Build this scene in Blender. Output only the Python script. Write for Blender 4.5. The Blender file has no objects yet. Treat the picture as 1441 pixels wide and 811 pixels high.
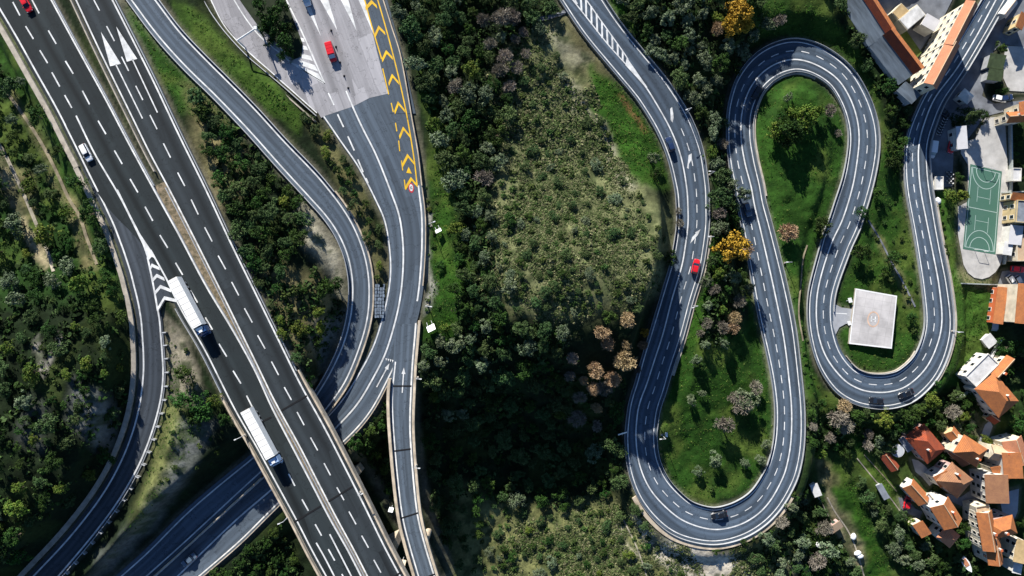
import bpy, bmesh, math, random
import numpy as np
from mathutils import Vector, Matrix
from mathutils.geometry import tessellate_polygon

S = bpy.context.scene
COL = S.collection
R = math.radians

# ------------------------------------------------------------------ camera, sky, sun, exposure
F, H, CX, CY = 975.0, 195.0, 720.5, 405.5      # focal length in photo pixels, camera height, photo centre
cam_data = bpy.data.cameras.new('camera')
cam_data.sensor_width = 36.0
cam_data.lens = 36.0 * F / 1441.0
cam_data.clip_start = 1.0
cam_data.clip_end = 6000.0
cam = bpy.data.objects.new('camera', cam_data)
cam.location = (0, 0, H)
COL.objects.link(cam)
S.camera = cam

SUN_AZ = Vector((-0.36, 0.933))                  # horizontal direction towards the sun
SUN_EL = R(26)
sun_vec = Vector((SUN_AZ.x * math.cos(SUN_EL), SUN_AZ.y * math.cos(SUN_EL), math.sin(SUN_EL)))
world = bpy.data.worlds.new('World')
S.world = world
world.use_nodes = True
wn = world.node_tree
bg = wn.nodes['Background']
sky = wn.nodes.new('ShaderNodeTexSky')
sky.sky_type = 'NISHITA'
sky.sun_disc = False
sky.sun_elevation = SUN_EL
sky.sun_rotation = math.atan2(SUN_AZ.x, SUN_AZ.y)
sky.air_density = 0.7
sky.dust_density = 0.0
sky.ozone_density = 4.0
wn.links.new(sky.outputs[0], bg.inputs[0])
bg.inputs[1].default_value = 0.075
sd = bpy.data.lights.new('sun', 'SUN')
sd.energy = 5.0
sd.angle = R(0.53)
sd.color = (1.0, 0.965, 0.90)
sun = bpy.data.objects.new('sun', sd)
sun.rotation_euler = sun_vec.to_track_quat('Z', 'Y').to_euler()
sun.location = sun_vec * 300
COL.objects.link(sun)
S.view_settings.view_transform = 'Standard'
S.view_settings.look = 'None'
S.view_settings.exposure = 0.97
S.view_settings.gamma = 1.0
S.cycles.max_bounces = 5
S.cycles.diffuse_bounces = 2
S.cycles.glossy_bounces = 2

# ------------------------------------------------------------------ geometry helpers
def P(px, py, z):
    s = (H - z) / F
    return ((px - CX) * s, -(py - CY) * s, z)

def to_px(x, y, z):
    s = F / (H - z)
    return x * s + CX, -y * s + CY

def ppm(z):
    return F / (H - z)

def dense(pts, step=3.0, ext=0.0):
    """Centripetal-free Catmull-Rom through pts, resampled evenly; ext lengthens both ends."""
    p = np.array(pts, float)
    if ext:
        a = p[0] - p[1]; a /= np.linalg.norm(a)
        b = p[-1] - p[-2]; b /= np.linalg.norm(b)
        p = np.vstack([p[0] + a * ext, p, p[-1] + b * ext])
    q = np.vstack([2 * p[0] - p[1], p, 2 * p[-1] - p[-2]])
    out = []
    for i in range(1, len(q) - 2):
        p0, p1, p2, p3 = q[i - 1], q[i], q[i + 1], q[i + 2]
        n = max(2, int(np.linalg.norm(p2 - p1) / 1.5))
        t = np.linspace(0, 1, n, endpoint=False)[:, None]
        out.append(0.5 * (2 * p1 + (p2 - p0) * t + (2 * p0 - 5 * p1 + 4 * p2 - p3) * t ** 2 + (3 * p1 - p0 - 3 * p2 + p3) * t ** 3))
    out.append(q[-2][None])
    c = np.vstack(out)
    s = np.r_[0, np.cumsum(np.linalg.norm(np.diff(c, axis=0), axis=1))]
    n = max(2, int(s[-1] / step) + 1)
    u = np.linspace(0, s[-1], n)
    return np.c_[np.interp(u, s, c[:, 0]), np.interp(u, s, c[:, 1])]

def smooth(a, k=5):
    if k < 2:
        return a
    ker = np.ones(k) / k
    return np.convolve(np.pad(a, (k // 2, k - 1 - k // 2), mode='edge'), ker, mode='valid')

def new_mesh(name, verts, faces, mats, smooth_faces=False):
    me = bpy.data.meshes.new(name)
    me.from_pydata([tuple(v) for v in verts], [], faces)
    for m in (mats if isinstance(mats, (list, tuple)) else [mats]):
        me.materials.append(m)
    if smooth_faces:
        me.polygons.foreach_set('use_smooth', [True] * len(me.polygons))
    me.update()
    return me

def quads_mesh(name, V, mats, attr=None, attr_name='tint', smooth_faces=False):
    """V: (n,4,3) separate quads."""
    n = len(V)
    me = bpy.data.meshes.new(name)
    me.vertices.add(4 * n)
    me.vertices.foreach_set('co', np.asarray(V, np.float32).ravel())
    me.loops.add(4 * n)
    me.loops.foreach_set('vertex_index', np.arange(4 * n, dtype=np.int32))
    me.polygons.add(n)
    me.polygons.foreach_set('loop_start', np.arange(0, 4 * n, 4, dtype=np.int32))
    me.polygons.foreach_set('loop_total', np.full(n, 4, np.int32))
    me.update(calc_edges=True)
    if attr is not None:
        a = me.attributes.new(attr_name, 'FLOAT_COLOR', 'POINT')
        c = np.ones((4 * n, 4), np.float32)
        c[:, :3] = np.repeat(attr, 4, axis=0)
        a.data.foreach_set('color', c.ravel())
    me.materials.append(mats)
    return me

def link(name, me, parent=None):
    o = bpy.data.objects.new(name, me)
    COL.objects.link(o)
    if parent is not None:
        o.parent = parent
    return o

def tag(o, label=None, cat=None, group=None, kind=None):
    if label: o['label'] = label
    if cat: o['category'] = cat
    if group: o['group'] = group
    if kind: o['kind'] = kind
    return o

def thing(name, label, cat, loc=(0, 0, 0), rz=0.0, group=None):
    o = bpy.data.objects.new(name, None)
    o.empty_display_size = 0.5
    COL.objects.link(o)
    o.location = loc
    o.rotation_euler = (0, 0, rz)
    return tag(o, label, cat, group)

def structure(name, me):
    return tag(link(name, me), kind='structure')

class MB:
    """Collects boxes, prisms, tubes; build() links them as one mesh."""
    def __init__(self):
        self.v = []; self.f = []
    def add(self, v, f):
        k = len(self.v)
        self.v += [tuple(a) for a in v]
        self.f += [[i + k for i in q] for q in f]
        return self
    def box(self, c, s, rz=0.0, ry=0.0, taper=1.0):
        hx, hy, hz = s[0] / 2, s[1] / 2, s[2] / 2
        m = Matrix.Translation(c) @ Matrix.Rotation(rz, 4, 'Z') @ Matrix.Rotation(ry, 4, 'Y')
        v = [m @ Vector((x * hx * (taper if z > 0 else 1), y * hy * (taper if z > 0 else 1), z * hz)) for z in (-1, 1) for x, y in ((-1, -1), (1, -1), (1, 1), (-1, 1))]
        return self.add(v, [[3, 2, 1, 0], [4, 5, 6, 7], [0, 1, 5, 4], [1, 2, 6, 5], [2, 3, 7, 6], [3, 0, 4, 7]])
    def prism(self, prof, y0, y1):
        """prof: (x,z) outline extruded along y."""
        n = len(prof)
        v = [(x, y0, z) for x, z in prof] + [(x, y1, z) for x, z in prof]
        f = [list(range(n)), list(range(2 * n - 1, n - 1, -1))]
        f += [[i, i + n, (i + 1) % n + n, (i + 1) % n] for i in range(n)]
        return self.add(v, f)
    def cyl(self, a, b, r0, r1=None, n=10):
        r1 = r0 if r1 is None else r1
        a = Vector(a); b = Vector(b)
        q = (b - a).to_track_quat('Z', 'Y')
        v = []
        for p, r in ((a, r0), (b, r1)):
            for i in range(n):
                t = 2 * math.pi * i / n
                v.append(p + q @ Vector((r * math.cos(t), r * math.sin(t), 0)))
        f = [[i, (i + 1) % n, (i + 1) % n + n, i + n] for i in range(n)] + [list(range(n - 1, -1, -1)), list(range(n, 2 * n))]
        return self.add(v, f)
    def loft(self, secs):
        """secs: lists of same-length rings, capped."""
        n = len(secs[0]); v = [p for s in secs for p in s]; f = []
        for k in range(len(secs) - 1):
            for i in range(n):
                j = (i + 1) % n
                f.append([k * n + i, k * n + j, (k + 1) * n + j, (k + 1) * n + i])
        f += [list(range(n - 1, -1, -1)), [len(v) - n + i for i in range(n)]]
        return self.add(v, f)
    def mesh(self, name, mat, sm=False):
        me = new_mesh(name, self.v, self.f, mat, sm)
        bm = bmesh.new(); bm.from_mesh(me)
        bmesh.ops.recalc_face_normals(bm, faces=bm.faces)
        bm.to_mesh(me); bm.free()
        return me
    def build(self, name, mat, parent=None, sm=False):
        return link(name, self.mesh(name, mat, sm), parent)

# ------------------------------------------------------------------ materials
def _nt(name):
    m = bpy.data.materials.new(name)
    m.use_nodes = True
    nt = m.node_tree
    b = nt.nodes['Principled BSDF']
    return m, nt, b

def N(nt, typ, **kw):
    n = nt.nodes.new(typ)
    for k, v in kw.items():
        setattr(n, k, v)
    return n

def math_node(nt, op, a, b=None, clamp=False):
    n = N(nt, 'ShaderNodeMath', operation=op, use_clamp=clamp)
    for i, x in enumerate((a, b)):
        if x is None: continue
        if isinstance(x, (int, float)): n.inputs[i].default_value = x
        else: nt.links.new(x, n.inputs[i])
    return n.outputs[0]

def mix(nt, fac, a, b, blend='MIX'):
    n = N(nt, 'ShaderNodeMix', data_type='RGBA', blend_type=blend)
    for s, x in ((n.inputs[0], fac), (n.inputs[6], a), (n.inputs[7], b)):
        if isinstance(x, (int, float)): s.default_value = x
        elif isinstance(x, (tuple, list)): s.default_value = (*x[:3], 1)
        else: nt.links.new(x, s)
    return n.outputs[2]

def coords(nt, kind='world'):
    if kind == 'world':
        return N(nt, 'ShaderNodeNewGeometry').outputs['Position']
    if kind == 'uv':
        return N(nt, 'ShaderNodeUVMap').outputs[0]
    return N(nt, 'ShaderNodeTexCoord').outputs['Object']

def noise(nt, vec, scale, detail=4, rough=0.6, stretch=None):
    if stretch:
        mp = N(nt, 'ShaderNodeMapping')
        mp.inputs['Scale'].default_value = stretch
        nt.links.new(vec, mp.inputs[0]); vec = mp.outputs[0]
    n = N(nt, 'ShaderNodeTexNoise')
    n.inputs['Scale'].default_value = scale
    n.inputs['Detail'].default_value = detail
    n.inputs['Roughness'].default_value = rough
    nt.links.new(vec, n.inputs['Vector'])
    return n.outputs[0]

def ramp(nt, fac, lo, hi):
    n = N(nt, 'ShaderNodeMapRange', clamp=True)
    n.inputs[1].default_value = lo; n.inputs[2].default_value = hi
    nt.links.new(fac, n.inputs[0])
    return n.outputs[0]

def mat(name, col, rough=0.7, var=0.25, scale=1.2, kind='object', col2=None, metal=0.0, spec=0.3, bump=0.0, stretch=None, rnd=0.0):
    m, nt, b = _nt(name)
    v = coords(nt, kind)
    nz = noise(nt, v, scale, stretch=stretch)
    c2 = col2 or tuple(c * (1 - var) for c in col)
    out = mix(nt, ramp(nt, nz, 0.3, 0.7), tuple(min(1, c * (1 + var * 0.5)) for c in col), c2)
    if rnd:
        oi = N(nt, 'ShaderNodeObjectInfo')
        hs = N(nt, 'ShaderNodeHueSaturation')
        nt.links.new(math_node(nt, 'ADD', math_node(nt, 'MULTIPLY', oi.outputs['Random'], rnd), 1 - rnd / 2), hs.inputs['Value'])
        nt.links.new(out, hs.inputs['Color']); out = hs.outputs[0]
    nt.links.new(out, b.inputs['Base Color'])
    b.inputs['Roughness'].default_value = rough
    b.inputs['Metallic'].default_value = metal
    b.inputs['Specular IOR Level'].default_value = spec
    if bump:
        bp = N(nt, 'ShaderNodeBump'); bp.inputs['Strength'].default_value = bump; bp.inputs['Distance'].default_value = 0.1
        nt.links.new(noise(nt, v, scale * 4), bp.inputs['Height'])
        nt.links.new(bp.outputs[0], b.inputs['Normal'])
    return m

def asphalt(name, base, bands=(), blotch=0.25, patch=None):
    """uv: u metres from the centre line, v metres along the road. Worn wheel tracks and oil streaks are real stains that run with the road."""
    m, nt, b = _nt(name)
    uv = coords(nt, 'uv')
    sep = N(nt, 'ShaderNodeSeparateXYZ'); nt.links.new(uv, sep.inputs[0])
    long_n = noise(nt, uv, 1.0, 5, 0.6, (1.6, 0.035, 1))
    mid_n = noise(nt, coords(nt, 'world'), 0.12, 5, 0.65)
    fine = noise(nt, coords(nt, 'world'), 3.0, 3, 0.7)
    c = mix(nt, ramp(nt, long_n, 0.35, 0.68), tuple(x * (1 - blotch) for x in base), tuple(x * (1 + blotch) for x in base))
    c = mix(nt, math_node(nt, 'MULTIPLY', ramp(nt, mid_n, 0.45, 0.7), 0.35), c, tuple(x * 1.5 for x in base))
    c = mix(nt, math_node(nt, 'MULTIPLY', ramp(nt, fine, 0.3, 0.7), 0.3), c, tuple(x * 0.6 for x in base))
    wob = math_node(nt, 'MULTIPLY', math_node(nt, 'SUBTRACT', noise(nt, uv, 1.0, 2, 0.5, (0.02, 0.03, 1)), 0.5), 1.6)
    uu = math_node(nt, 'ADD', sep.outputs[0], wob)
    for u0, w, f in bands:
        d = math_node(nt, 'ABSOLUTE', math_node(nt, 'SUBTRACT', uu, u0))
        k = N(nt, 'ShaderNodeMapRange', clamp=True, interpolation_type='SMOOTHSTEP')
        k.inputs[1].default_value = w; k.inputs[2].default_value = 0.0
        nt.links.new(d, k.inputs[0])
        c = mix(nt, math_node(nt, 'MULTIPLY', k.outputs[0], 0.75), c, tuple(x * f for x in base))
    # repair patches: some long cells of newer, darker surfacing, and thin sealed cracks
    mp = N(nt, 'ShaderNodeMapping'); mp.inputs['Scale'].default_value = (0.28, 0.045, 1); nt.links.new(uv, mp.inputs[0])
    vo = N(nt, 'ShaderNodeTexVoronoi', distance='CHEBYCHEV'); vo.inputs['Scale'].default_value = 1.0; vo.inputs['Randomness'].default_value = 0.8
    nt.links.new(mp.outputs[0], vo.inputs['Vector'])
    sc_ = N(nt, 'ShaderNodeSeparateColor'); nt.links.new(vo.outputs['Color'], sc_.inputs[0])
    c = mix(nt, math_node(nt, 'MULTIPLY', math_node(nt, 'GREATER_THAN', sc_.outputs[0], 0.80), 0.35), c, tuple(x * 0.45 for x in base))
    c = mix(nt, math_node(nt, 'MULTIPLY', math_node(nt, 'LESS_THAN', sc_.outputs[0], 0.12), 0.3), c, tuple(x * 1.9 for x in base))
    cr = math_node(nt, 'LESS_THAN', math_node(nt, 'ABSOLUTE', math_node(nt, 'SUBTRACT', noise(nt, coords(nt, 'world'), 0.22, 4, 0.55), 0.5)), 0.006)
    c = mix(nt, math_node(nt, 'MULTIPLY', cr, 0.5), c, tuple(x * 0.35 for x in base))
    nt.links.new(c, b.inputs['Base Color'])
    b.inputs['Roughness'].default_value = 0.85
    b.inputs['Specular IOR Level'].default_value = 0.25
    return m

def foliage_mat(name, c1, c2, c3, hue=0.03, val=0.5):
    m, nt, b = _nt(name)
    v = coords(nt, 'object')
    oi = N(nt, 'ShaderNodeObjectInfo')
    va = N(nt, 'ShaderNodeVectorMath', operation='ADD')
    nt.links.new(v, va.inputs[0]); nt.links.new(oi.outputs['Random'], va.inputs[1])
    n1 = noise(nt, va.outputs[0], 2.2, 2, 0.5)
    n2 = noise(nt, va.outputs[0], 14.0, 1, 0.5)
    c = mix(nt, ramp(nt, n1, 0.38, 0.62), c1, c2)
    c = mix(nt, math_node(nt, 'MULTIPLY', ramp(nt, n2, 0.5, 0.7), 0.6), c, c3)
    hs = N(nt, 'ShaderNodeHueSaturation')
    r2 = math_node(nt, 'FRACT', math_node(nt, 'MULTIPLY', oi.outputs['Random'], 7.31))
    nt.links.new(math_node(nt, 'ADD', math_node(nt, 'MULTIPLY', r2, hue * 2), 0.5 - hue), hs.inputs['Hue'])
    nt.links.new(math_node(nt, 'ADD', math_node(nt, 'MULTIPLY', oi.outputs['Random'], val), 1 - val / 2), hs.inputs['Value'])
    nt.links.new(c, hs.inputs['Color'])
    nt.links.new(hs.outputs[0], b.inputs['Base Color'])
    b.inputs['Roughness'].default_value = 0.75
    b.inputs['Specular IOR Level'].default_value = 0.15
    return m

def attr_mat(name, attr, amount=0.35, scale=0.6, bump=0.0, rough=0.9):
    m, nt, b = _nt(name)
    at = N(nt, 'ShaderNodeAttribute'); at.attribute_name = attr
    w = coords(nt, 'world')
    n1 = noise(nt, w, scale, 6, 0.7)
    n2 = noise(nt, w, scale * 0.14, 4, 0.6)
    k = math_node(nt, 'ADD', math_node(nt, 'MULTIPLY', ramp(nt, n1, 0.25, 0.75), amount * 2), 1 - amount)
    k = math_node(nt, 'MULTIPLY', k, math_node(nt, 'ADD', math_node(nt, 'MULTIPLY', ramp(nt, n2, 0.3, 0.7), amount), 1 - amount / 2))
    vm = N(nt, 'ShaderNodeVectorMath', operation='SCALE')
    nt.links.new(at.outputs['Color'], vm.inputs[0]); nt.links.new(k, vm.inputs['Scale'])
    nt.links.new(vm.outputs[0], b.inputs['Base Color'])
    b.inputs['Roughness'].default_value = rough
    b.inputs['Specular IOR Level'].default_value = 0.1
    if bump:
        bp = N(nt, 'ShaderNodeBump'); bp.inputs['Strength'].default_value = bump; bp.inputs['Distance'].default_value = 0.4
        nt.links.new(n1, bp.inputs['Height']); nt.links.new(bp.outputs[0], b.inputs['Normal'])
    return m

M = {}
M['asph_new'] = asphalt('fresh dark asphalt', (0.019, 0.025, 0.027), [(0.0, 1.0, 1.35), (1.9, 1.3, 0.3), (4.5, 1.0, 1.3)], 0.12)
M['asph_new2'] = asphalt('fresh dark asphalt two', (0.024, 0.030, 0.034), [(1.9, 1.4, 1.5), (-2.2, 1.5, 0.4), (-4.0, 0.8, 1.3)], 0.15)
M['asph'] = asphalt('worn grey asphalt', (0.070, 0.090, 0.114), [(0.9, 0.6, 1.5), (-0.9, 0.6, 1.5), (3.0, 0.7, 1.4), (-3.4, 0.8, 1.4)], 0.25)
M['asph_serp'] = asphalt('hill road asphalt', (0.058, 0.079, 0.106), [(1.0, 0.6, 1.7), (-1.4, 0.8, 1.6), (-3.9, 0.8, 1.5), (1.9, 0.5, 0.7)], 0.3)
M['asph_exit'] = asphalt('slip road asphalt', (0.042, 0.050, 0.060), [(0.6, 0.8, 1.7), (-0.8, 0.8, 1.5)], 0.2)
M['plaza'] = asphalt('bleached concrete paving', (0.30, 0.29, 0.30), [(-4.5, 1.5, 0.6), (-9, 1.5, 0.55), (2.5, 1.0, 0.75), (6, 1.0, 0.7)], 0.15)
M['white'] = mat('white road paint', (0.76, 0.76, 0.74), 0.7, 0.15, 0.55, 'world', col2=(0.44, 0.44, 0.43))
M['yellow'] = mat('yellow road paint', (0.76, 0.46, 0.012), 0.7, 0.2, 0.6, 'world', col2=(0.55, 0.33, 0.02))
M['redpaint'] = mat('red road paint', (0.5, 0.03, 0.04), 0.7, 0.1, 2, 'world')
M['black'] = mat('black rubber', (0.012, 0.012, 0.013), 0.6, 0.2)
M['concrete'] = mat('pale concrete', (0.42, 0.37, 0.30), 0.85, 0.35, 0.5, 'world', spec=0.2, bump=0.2)
M['concrete2'] = mat('warm worn concrete', (0.52, 0.43, 0.32), 0.85, 0.45, 0.35, 'world', spec=0.2, bump=0.2)
M['steel'] = mat('galvanised steel', (0.45, 0.46, 0.47), 0.55, 0.15, 0.8, 'world', metal=0.2)
M['median'] = mat('rusty gravel median', (0.30, 0.23, 0.15), 0.95, 0.0, 1.1, 'world', col2=(0.06, 0.055, 0.03), bump=0.6)
M['stone'] = mat('blue grey stonework', (0.16, 0.20, 0.25), 0.9, 0.6, 1.6, 'world', bump=0.8)
M['joint'] = mat('expansion joint rubber', (0.008, 0.008, 0.009), 0.8, 0.2)
# ------------------------------------------------------------------ roads, traced in photo pixels and laid at their real heights
def near(c, poly):
    out = np.empty(len(c)); idx = np.empty(len(c), int)
    for i in range(0, len(c), 256):
        d = np.linalg.norm(c[i:i + 256, None] - poly[None], axis=2)
        idx[i:i + 256] = d.argmin(1); out[i:i + 256] = d.min(1)
    return out, idx

def mid_line(a, b):
    A = dense(a, 3); B = dense(b, 1)
    _, k = near(A, B)
    return (A + B[k]) / 2

class Road:
    def __init__(self, centre, edge_a, edge_b, zpts, step=3.0, ext=70, shoulder=(5, 5), dz=0.0, k=15):
        """edge_a lies on the side n = (-ty, tx) of the travel direction. zpts: [(x, y, z)] heights near photo points."""
        self.C = dense(centre, step, ext)
        t = np.gradient(self.C, axis=0); t /= np.linalg.norm(t, axis=1)[:, None]
        t = np.c_[smooth(t[:, 0], 5), smooth(t[:, 1], 5)]; t /= np.linalg.norm(t, axis=1)[:, None]
        self.T = t; self.N = np.c_[-t[:, 1], t[:, 0]]
        self.S = np.r_[0, np.cumsum(np.linalg.norm(np.diff(self.C, axis=0), axis=1))]
        zi = sorted((int(np.argmin(np.hypot(self.C[:, 0] - x, self.C[:, 1] - y))), z) for x, y, z in zpts)
        self.Z = smooth(np.interp(np.arange(len(self.C)), [a for a, _ in zi], [z for _, z in zi]), 41) + dz
        self.dA = smooth(near(self.C, dense(edge_a, 1, ext))[0], k)
        self.dB = smooth(near(self.C, dense(edge_b, 1, ext))[0], k)
        self.sa, self.sb = shoulder
        self.W = np.array([P(x, y, z) for (x, y), z in zip(self.C, self.Z)])
        self.M = np.r_[0, np.cumsum(np.linalg.norm(np.diff(self.W[:, :2], axis=0), axis=1))]
    def at(self, x, y):
        i = int(np.argmin(np.hypot(self.C[:, 0] - x, self.C[:, 1] - y)))
        return i
    def z(self, x, y):
        return float(self.Z[self.at(x, y)])
    def off(self, what):
        if isinstance(what, tuple):
            side, add = what
            if side == 'A': return self.dA + add
            if side == 'B': return -self.dB - add
            if side == 'mB': return -self.dB * add
            if side == 'mA': return self.dA * add
        return np.full(len(self.C), float(what))
    def pts(self, off, i0=0, i1=None):
        o = self.off(off)
        return (self.C + self.N * o[:, None])[i0:i1]
    def span(self, a=None, b=None):
        i0 = self.at(*a) if a else 0
        i1 = self.at(*b) + 1 if b else len(self.C)
        return i0, i1
    def ribbon(self, name, oa, ob, dz, mt, a=None, b=None, parent=None, uv=True):
        i0, i1 = self.span(a, b)
        pa, pb = self.pts(oa, i0, i1), self.pts(ob, i0, i1)
        z = self.Z[i0:i1] + dz
        n = len(pa)
        wa = np.array([P(x, y, h) for (x, y), h in zip(pa, z)]); wb = np.array([P(x, y, h) for (x, y), h in zip(pb, z)])
        v = np.empty((2 * n, 3)); v[0::2] = wa; v[1::2] = wb
        me = new_mesh(name, v, [[2 * i, 2 * i + 1, 2 * i + 3, 2 * i + 2] for i in range(n - 1)], mt, True)
        if uv:
            pm = ppm(0) * 1.05
            ua = self.off(oa)[i0:i1] / pm; ub = self.off(ob)[i0:i1] / pm; vv = self.M[i0:i1]
            per = np.empty((2 * n, 2)); per[0::2, 0] = ua; per[1::2, 0] = ub; per[0::2, 1] = vv; per[1::2, 1] = vv
            l = me.uv_layers.new(name='UVMap')
            li = np.empty(len(me.loops), np.int32); me.loops.foreach_get('vertex_index', li)
            l.data.foreach_set('uv', per[li].ravel().astype(np.float32))
        return link(name, me, parent)
    def slab_mesh(self, name, oa, ob, z0, z1, mt, a=None, b=None):
        """closed bar that follows the road between two offsets, from z0 to z1 above the road."""
        i0, i1 = self.span(a, b)
        pa, pb = self.pts(oa, i0, i1), self.pts(ob, i0, i1); zz = self.Z[i0:i1]
        n = len(pa); v = []
        for (ax, ay), (bx, by), z in zip(pa, pb, zz):
            A = P(ax, ay, z); B = P(bx, by, z)
            v += [(A[0], A[1], z + z0), (B[0], B[1], z + z0), (B[0], B[1], z + z1), (A[0], A[1], z + z1)]
        f = []
        for i in range(n - 1):
            k = 4 * i
            for j in range(4):
                f.append([k + j, k + (j + 1) % 4, k + 4 + (j + 1) % 4, k + 4 + j])
        f += [[3, 2, 1, 0], [4 * n - 4, 4 * n - 3, 4 * n - 2, 4 * n - 1]]
        me = new_mesh(name, v, f, mt)
        bm = bmesh.new(); bm.from_mesh(me); bmesh.ops.recalc_face_normals(bm, faces=bm.faces); bm.to_mesh(me); bm.free()
        return me

MARK = []
def poly_mesh(name, polys, zf, dz, mt):
    """flat painted polygons in photo pixels; zf(x,y) gives the height of the surface below."""
    v = []; f = []
    for p in polys:
        k = len(v)
        for t in tessellate_polygon([[Vector((x, y, 0)) for x, y in p]]):
            f.append([k + i for i in t])
        zc = np.mean([zf(x, y) for x, y in p]) if len(p) <= 4 else None
        v += [P(x, y, zf(x, y) + dz) for x, y in p]
    me = new_mesh(name, v, f, mt)
    bm = bmesh.new(); bm.from_mesh(me)
    for q in bm.faces:
        if q.normal.z < 0: q.normal_flip()
    bm.to_mesh(me); bm.free()
    return me

def stroke(pts, w, step=3.0):
    """a painted line of width w pixels along a polyline -> polygon quads"""
    c = dense(pts, step) if len(pts) > 2 else np.array([np.array(pts[0], float) + (np.array(pts[1], float) - np.array(pts[0], float)) * t for t in np.linspace(0, 1, max(2, int(math.dist(pts[0], pts[1]) / 8) + 1))])
    t = np.gradient(c, axis=0); t /= np.linalg.norm(t, axis=1)[:, None]
    n = np.c_[-t[:, 1], t[:, 0]] * w / 2
    return [[tuple(c[i] + n[i]), tuple(c[i + 1] + n[i + 1]), tuple(c[i + 1] - n[i + 1]), tuple(c[i] - n[i])] for i in range(len(c) - 1)]

def paint(road, name, polys, mt='white', dz=0.02, parent=None):
    return link(name, poly_mesh(name, polys, road.z, dz, M[mt]), parent)

# motorway, carriageway towards the viewer's lower right (L) and the opposite one (RR)
L_left = [(0, 13), (25, 55), (50, 100), (80, 153), (107, 207), (137, 262), (163, 300), (180, 318), (196, 332), (213, 355), (233, 390), (248, 423), (267, 457), (287, 490), (312, 540), (334, 583), (360, 627), (380, 664), (403, 706), (420, 737), (438, 773), (459, 811)]
L_right = [(72, 0), (110, 70), (147, 137), (180, 200), (217, 268), (253, 333), (290, 403), (327, 464), (360, 524), (380, 569), (397, 602), (416, 638), (437, 678), (465, 732), (487, 770), (508, 811)]
L_dash = [(45, 0), (102, 104), (141, 173), (193, 269), (231, 337), (262, 394), (299, 461), (333, 524), (372, 600), (406, 667), (440, 734), (480, 811)]
RR_left = [(107, 0), (143, 77), (187, 167), (213, 220), (240, 270), (300, 388), (360, 510), (380, 552), (397, 584), (421, 627), (447, 678), (475, 732), (497, 772), (517, 811)]
RR_right = [(158, 0), (187, 57), (217, 117), (253, 193), (290, 268), (325, 343), (360, 414), (393, 481), (422, 540), (449, 588), (466, 620), (494, 675), (520, 727), (541, 770), (563, 811)]
RR_dash = [(132, 0), (171, 80), (191, 121), (211, 162), (250, 242), (298, 340), (341, 427), (363, 471), (392, 527), (422, 585), (456, 649), (492, 717), (536, 806)]
ZM = [(40, 0, 16), (500, 800, 16), (140, 0, 16)]
L = Road(L_dash, L_left, L_right, ZM, ext=120)
RR = Road(RR_dash, RR_left, RR_right, ZM, ext=120)

E_left = [(107, 207), (123, 238), (138, 270), (157, 310), (173, 350), (188, 400), (197, 440), (201, 483), (202, 512), (200.5, 540), (194, 582), (180, 627), (160, 670), (134, 711), (94, 761), (47, 811)]
E_right = [(133, 215), (150, 243), (166, 270), (182, 302), (193, 335), (208, 373), (217, 415), (223, 440), (227, 483), (229, 512), (229, 540), (224, 571), (214, 607), (196, 653), (167, 704), (130, 754), (82, 811)]
E = Road(mid_line(E_left, E_right)[::8], E_left, E_right, [(120, 215, 15.97), (200, 380, 15.97), (215, 450, 15.6), (214, 540, 13), (180, 660, 10), (60, 811, 7)], dz=-0.02, ext=60)
i_e = E.at(128, 232)

A_left = [(185, 0), (220, 47), (260, 92), (300, 131), (333, 165), (360, 194), (400, 239), (433, 275), (463, 309), (483, 343), (493, 375), (496.5, 410), (493, 447), (482, 488), (459, 535), (432, 575), (400, 607), (356, 645), (308, 684), (261, 725), (208, 778), (171, 811)]
A_right = [(218, 0), (253, 46), (293, 88), (326, 121), (360, 156), (400, 200), (437, 238), (463, 268), (493, 311), (512, 357), (519, 398), (517, 447), (504, 493), (484, 540), (454, 581), (425, 612), (367, 664), (316, 711), (261, 762), (206, 811)]
A = Road(mid_line(A_left, A_right)[::8], A_left, A_right, [(200, 0, 15), (330, 140, 14.2), (450, 270, 13), (507, 400, 11), (495, 490, 9.6), (440, 578, 8), (300, 710, 5.2), (190, 811, 4.0)], ext=60)

B_c = [(497, 152), (510, 180), (530, 220), (550, 270), (562, 305), (567, 343), (567, 380), (563, 420), (555, 457), (542, 498), (524, 534), (501, 571), (466, 609), (425, 649), (381, 690), (329, 735), (251, 810)]
B_left = [(452, 160), (480, 200), (503, 233), (523, 270), (542, 313), (549, 360), (549.5, 392), (543, 429), (530, 476), (514, 511), (494, 545), (470, 578), (440, 607), (400, 645), (371, 672), (300, 737), (219, 811)]
B_right = [(566, 112), (574, 140), (580, 172), (586, 212), (590, 245), (591, 270), (594, 320), (592, 377), (586, 430), (572, 478), (556, 511), (540, 545), (522, 577), (501, 604), (477, 627), (437, 664), (391, 708), (339, 760), (280, 811)]
B = Road(B_c, B_left, B_right, [(470, 90, 12.008), (505, 168, 12.008), (524, 208, 12.0), (550, 270, 11.6), (567, 380, 11), (542, 498, 9.9), (466, 609, 7.3), (381, 690, 4.8), (251, 810, 3.2)], ext=60)
B0 = (483, 118)
B.sb = 6

C_left = [(560, 440), (558, 480), (556.5, 513), (553, 540), (552, 570), (554, 607), (559, 667), (566.5, 727), (577, 770), (589, 811)]
C_right = [(587, 430), (583, 483), (580, 512), (579, 540), (577.5, 573), (577, 607), (581, 667), (587, 722), (596.5, 763), (611, 811)]
C = Road(mid_line(C_left, C_right)[::6], C_left, C_right, [(573, 440, 10.45), (568, 510, 10.2), (565, 600, 10.5), (600, 811, 11.5)], dz=-0.01, ext=60)

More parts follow.
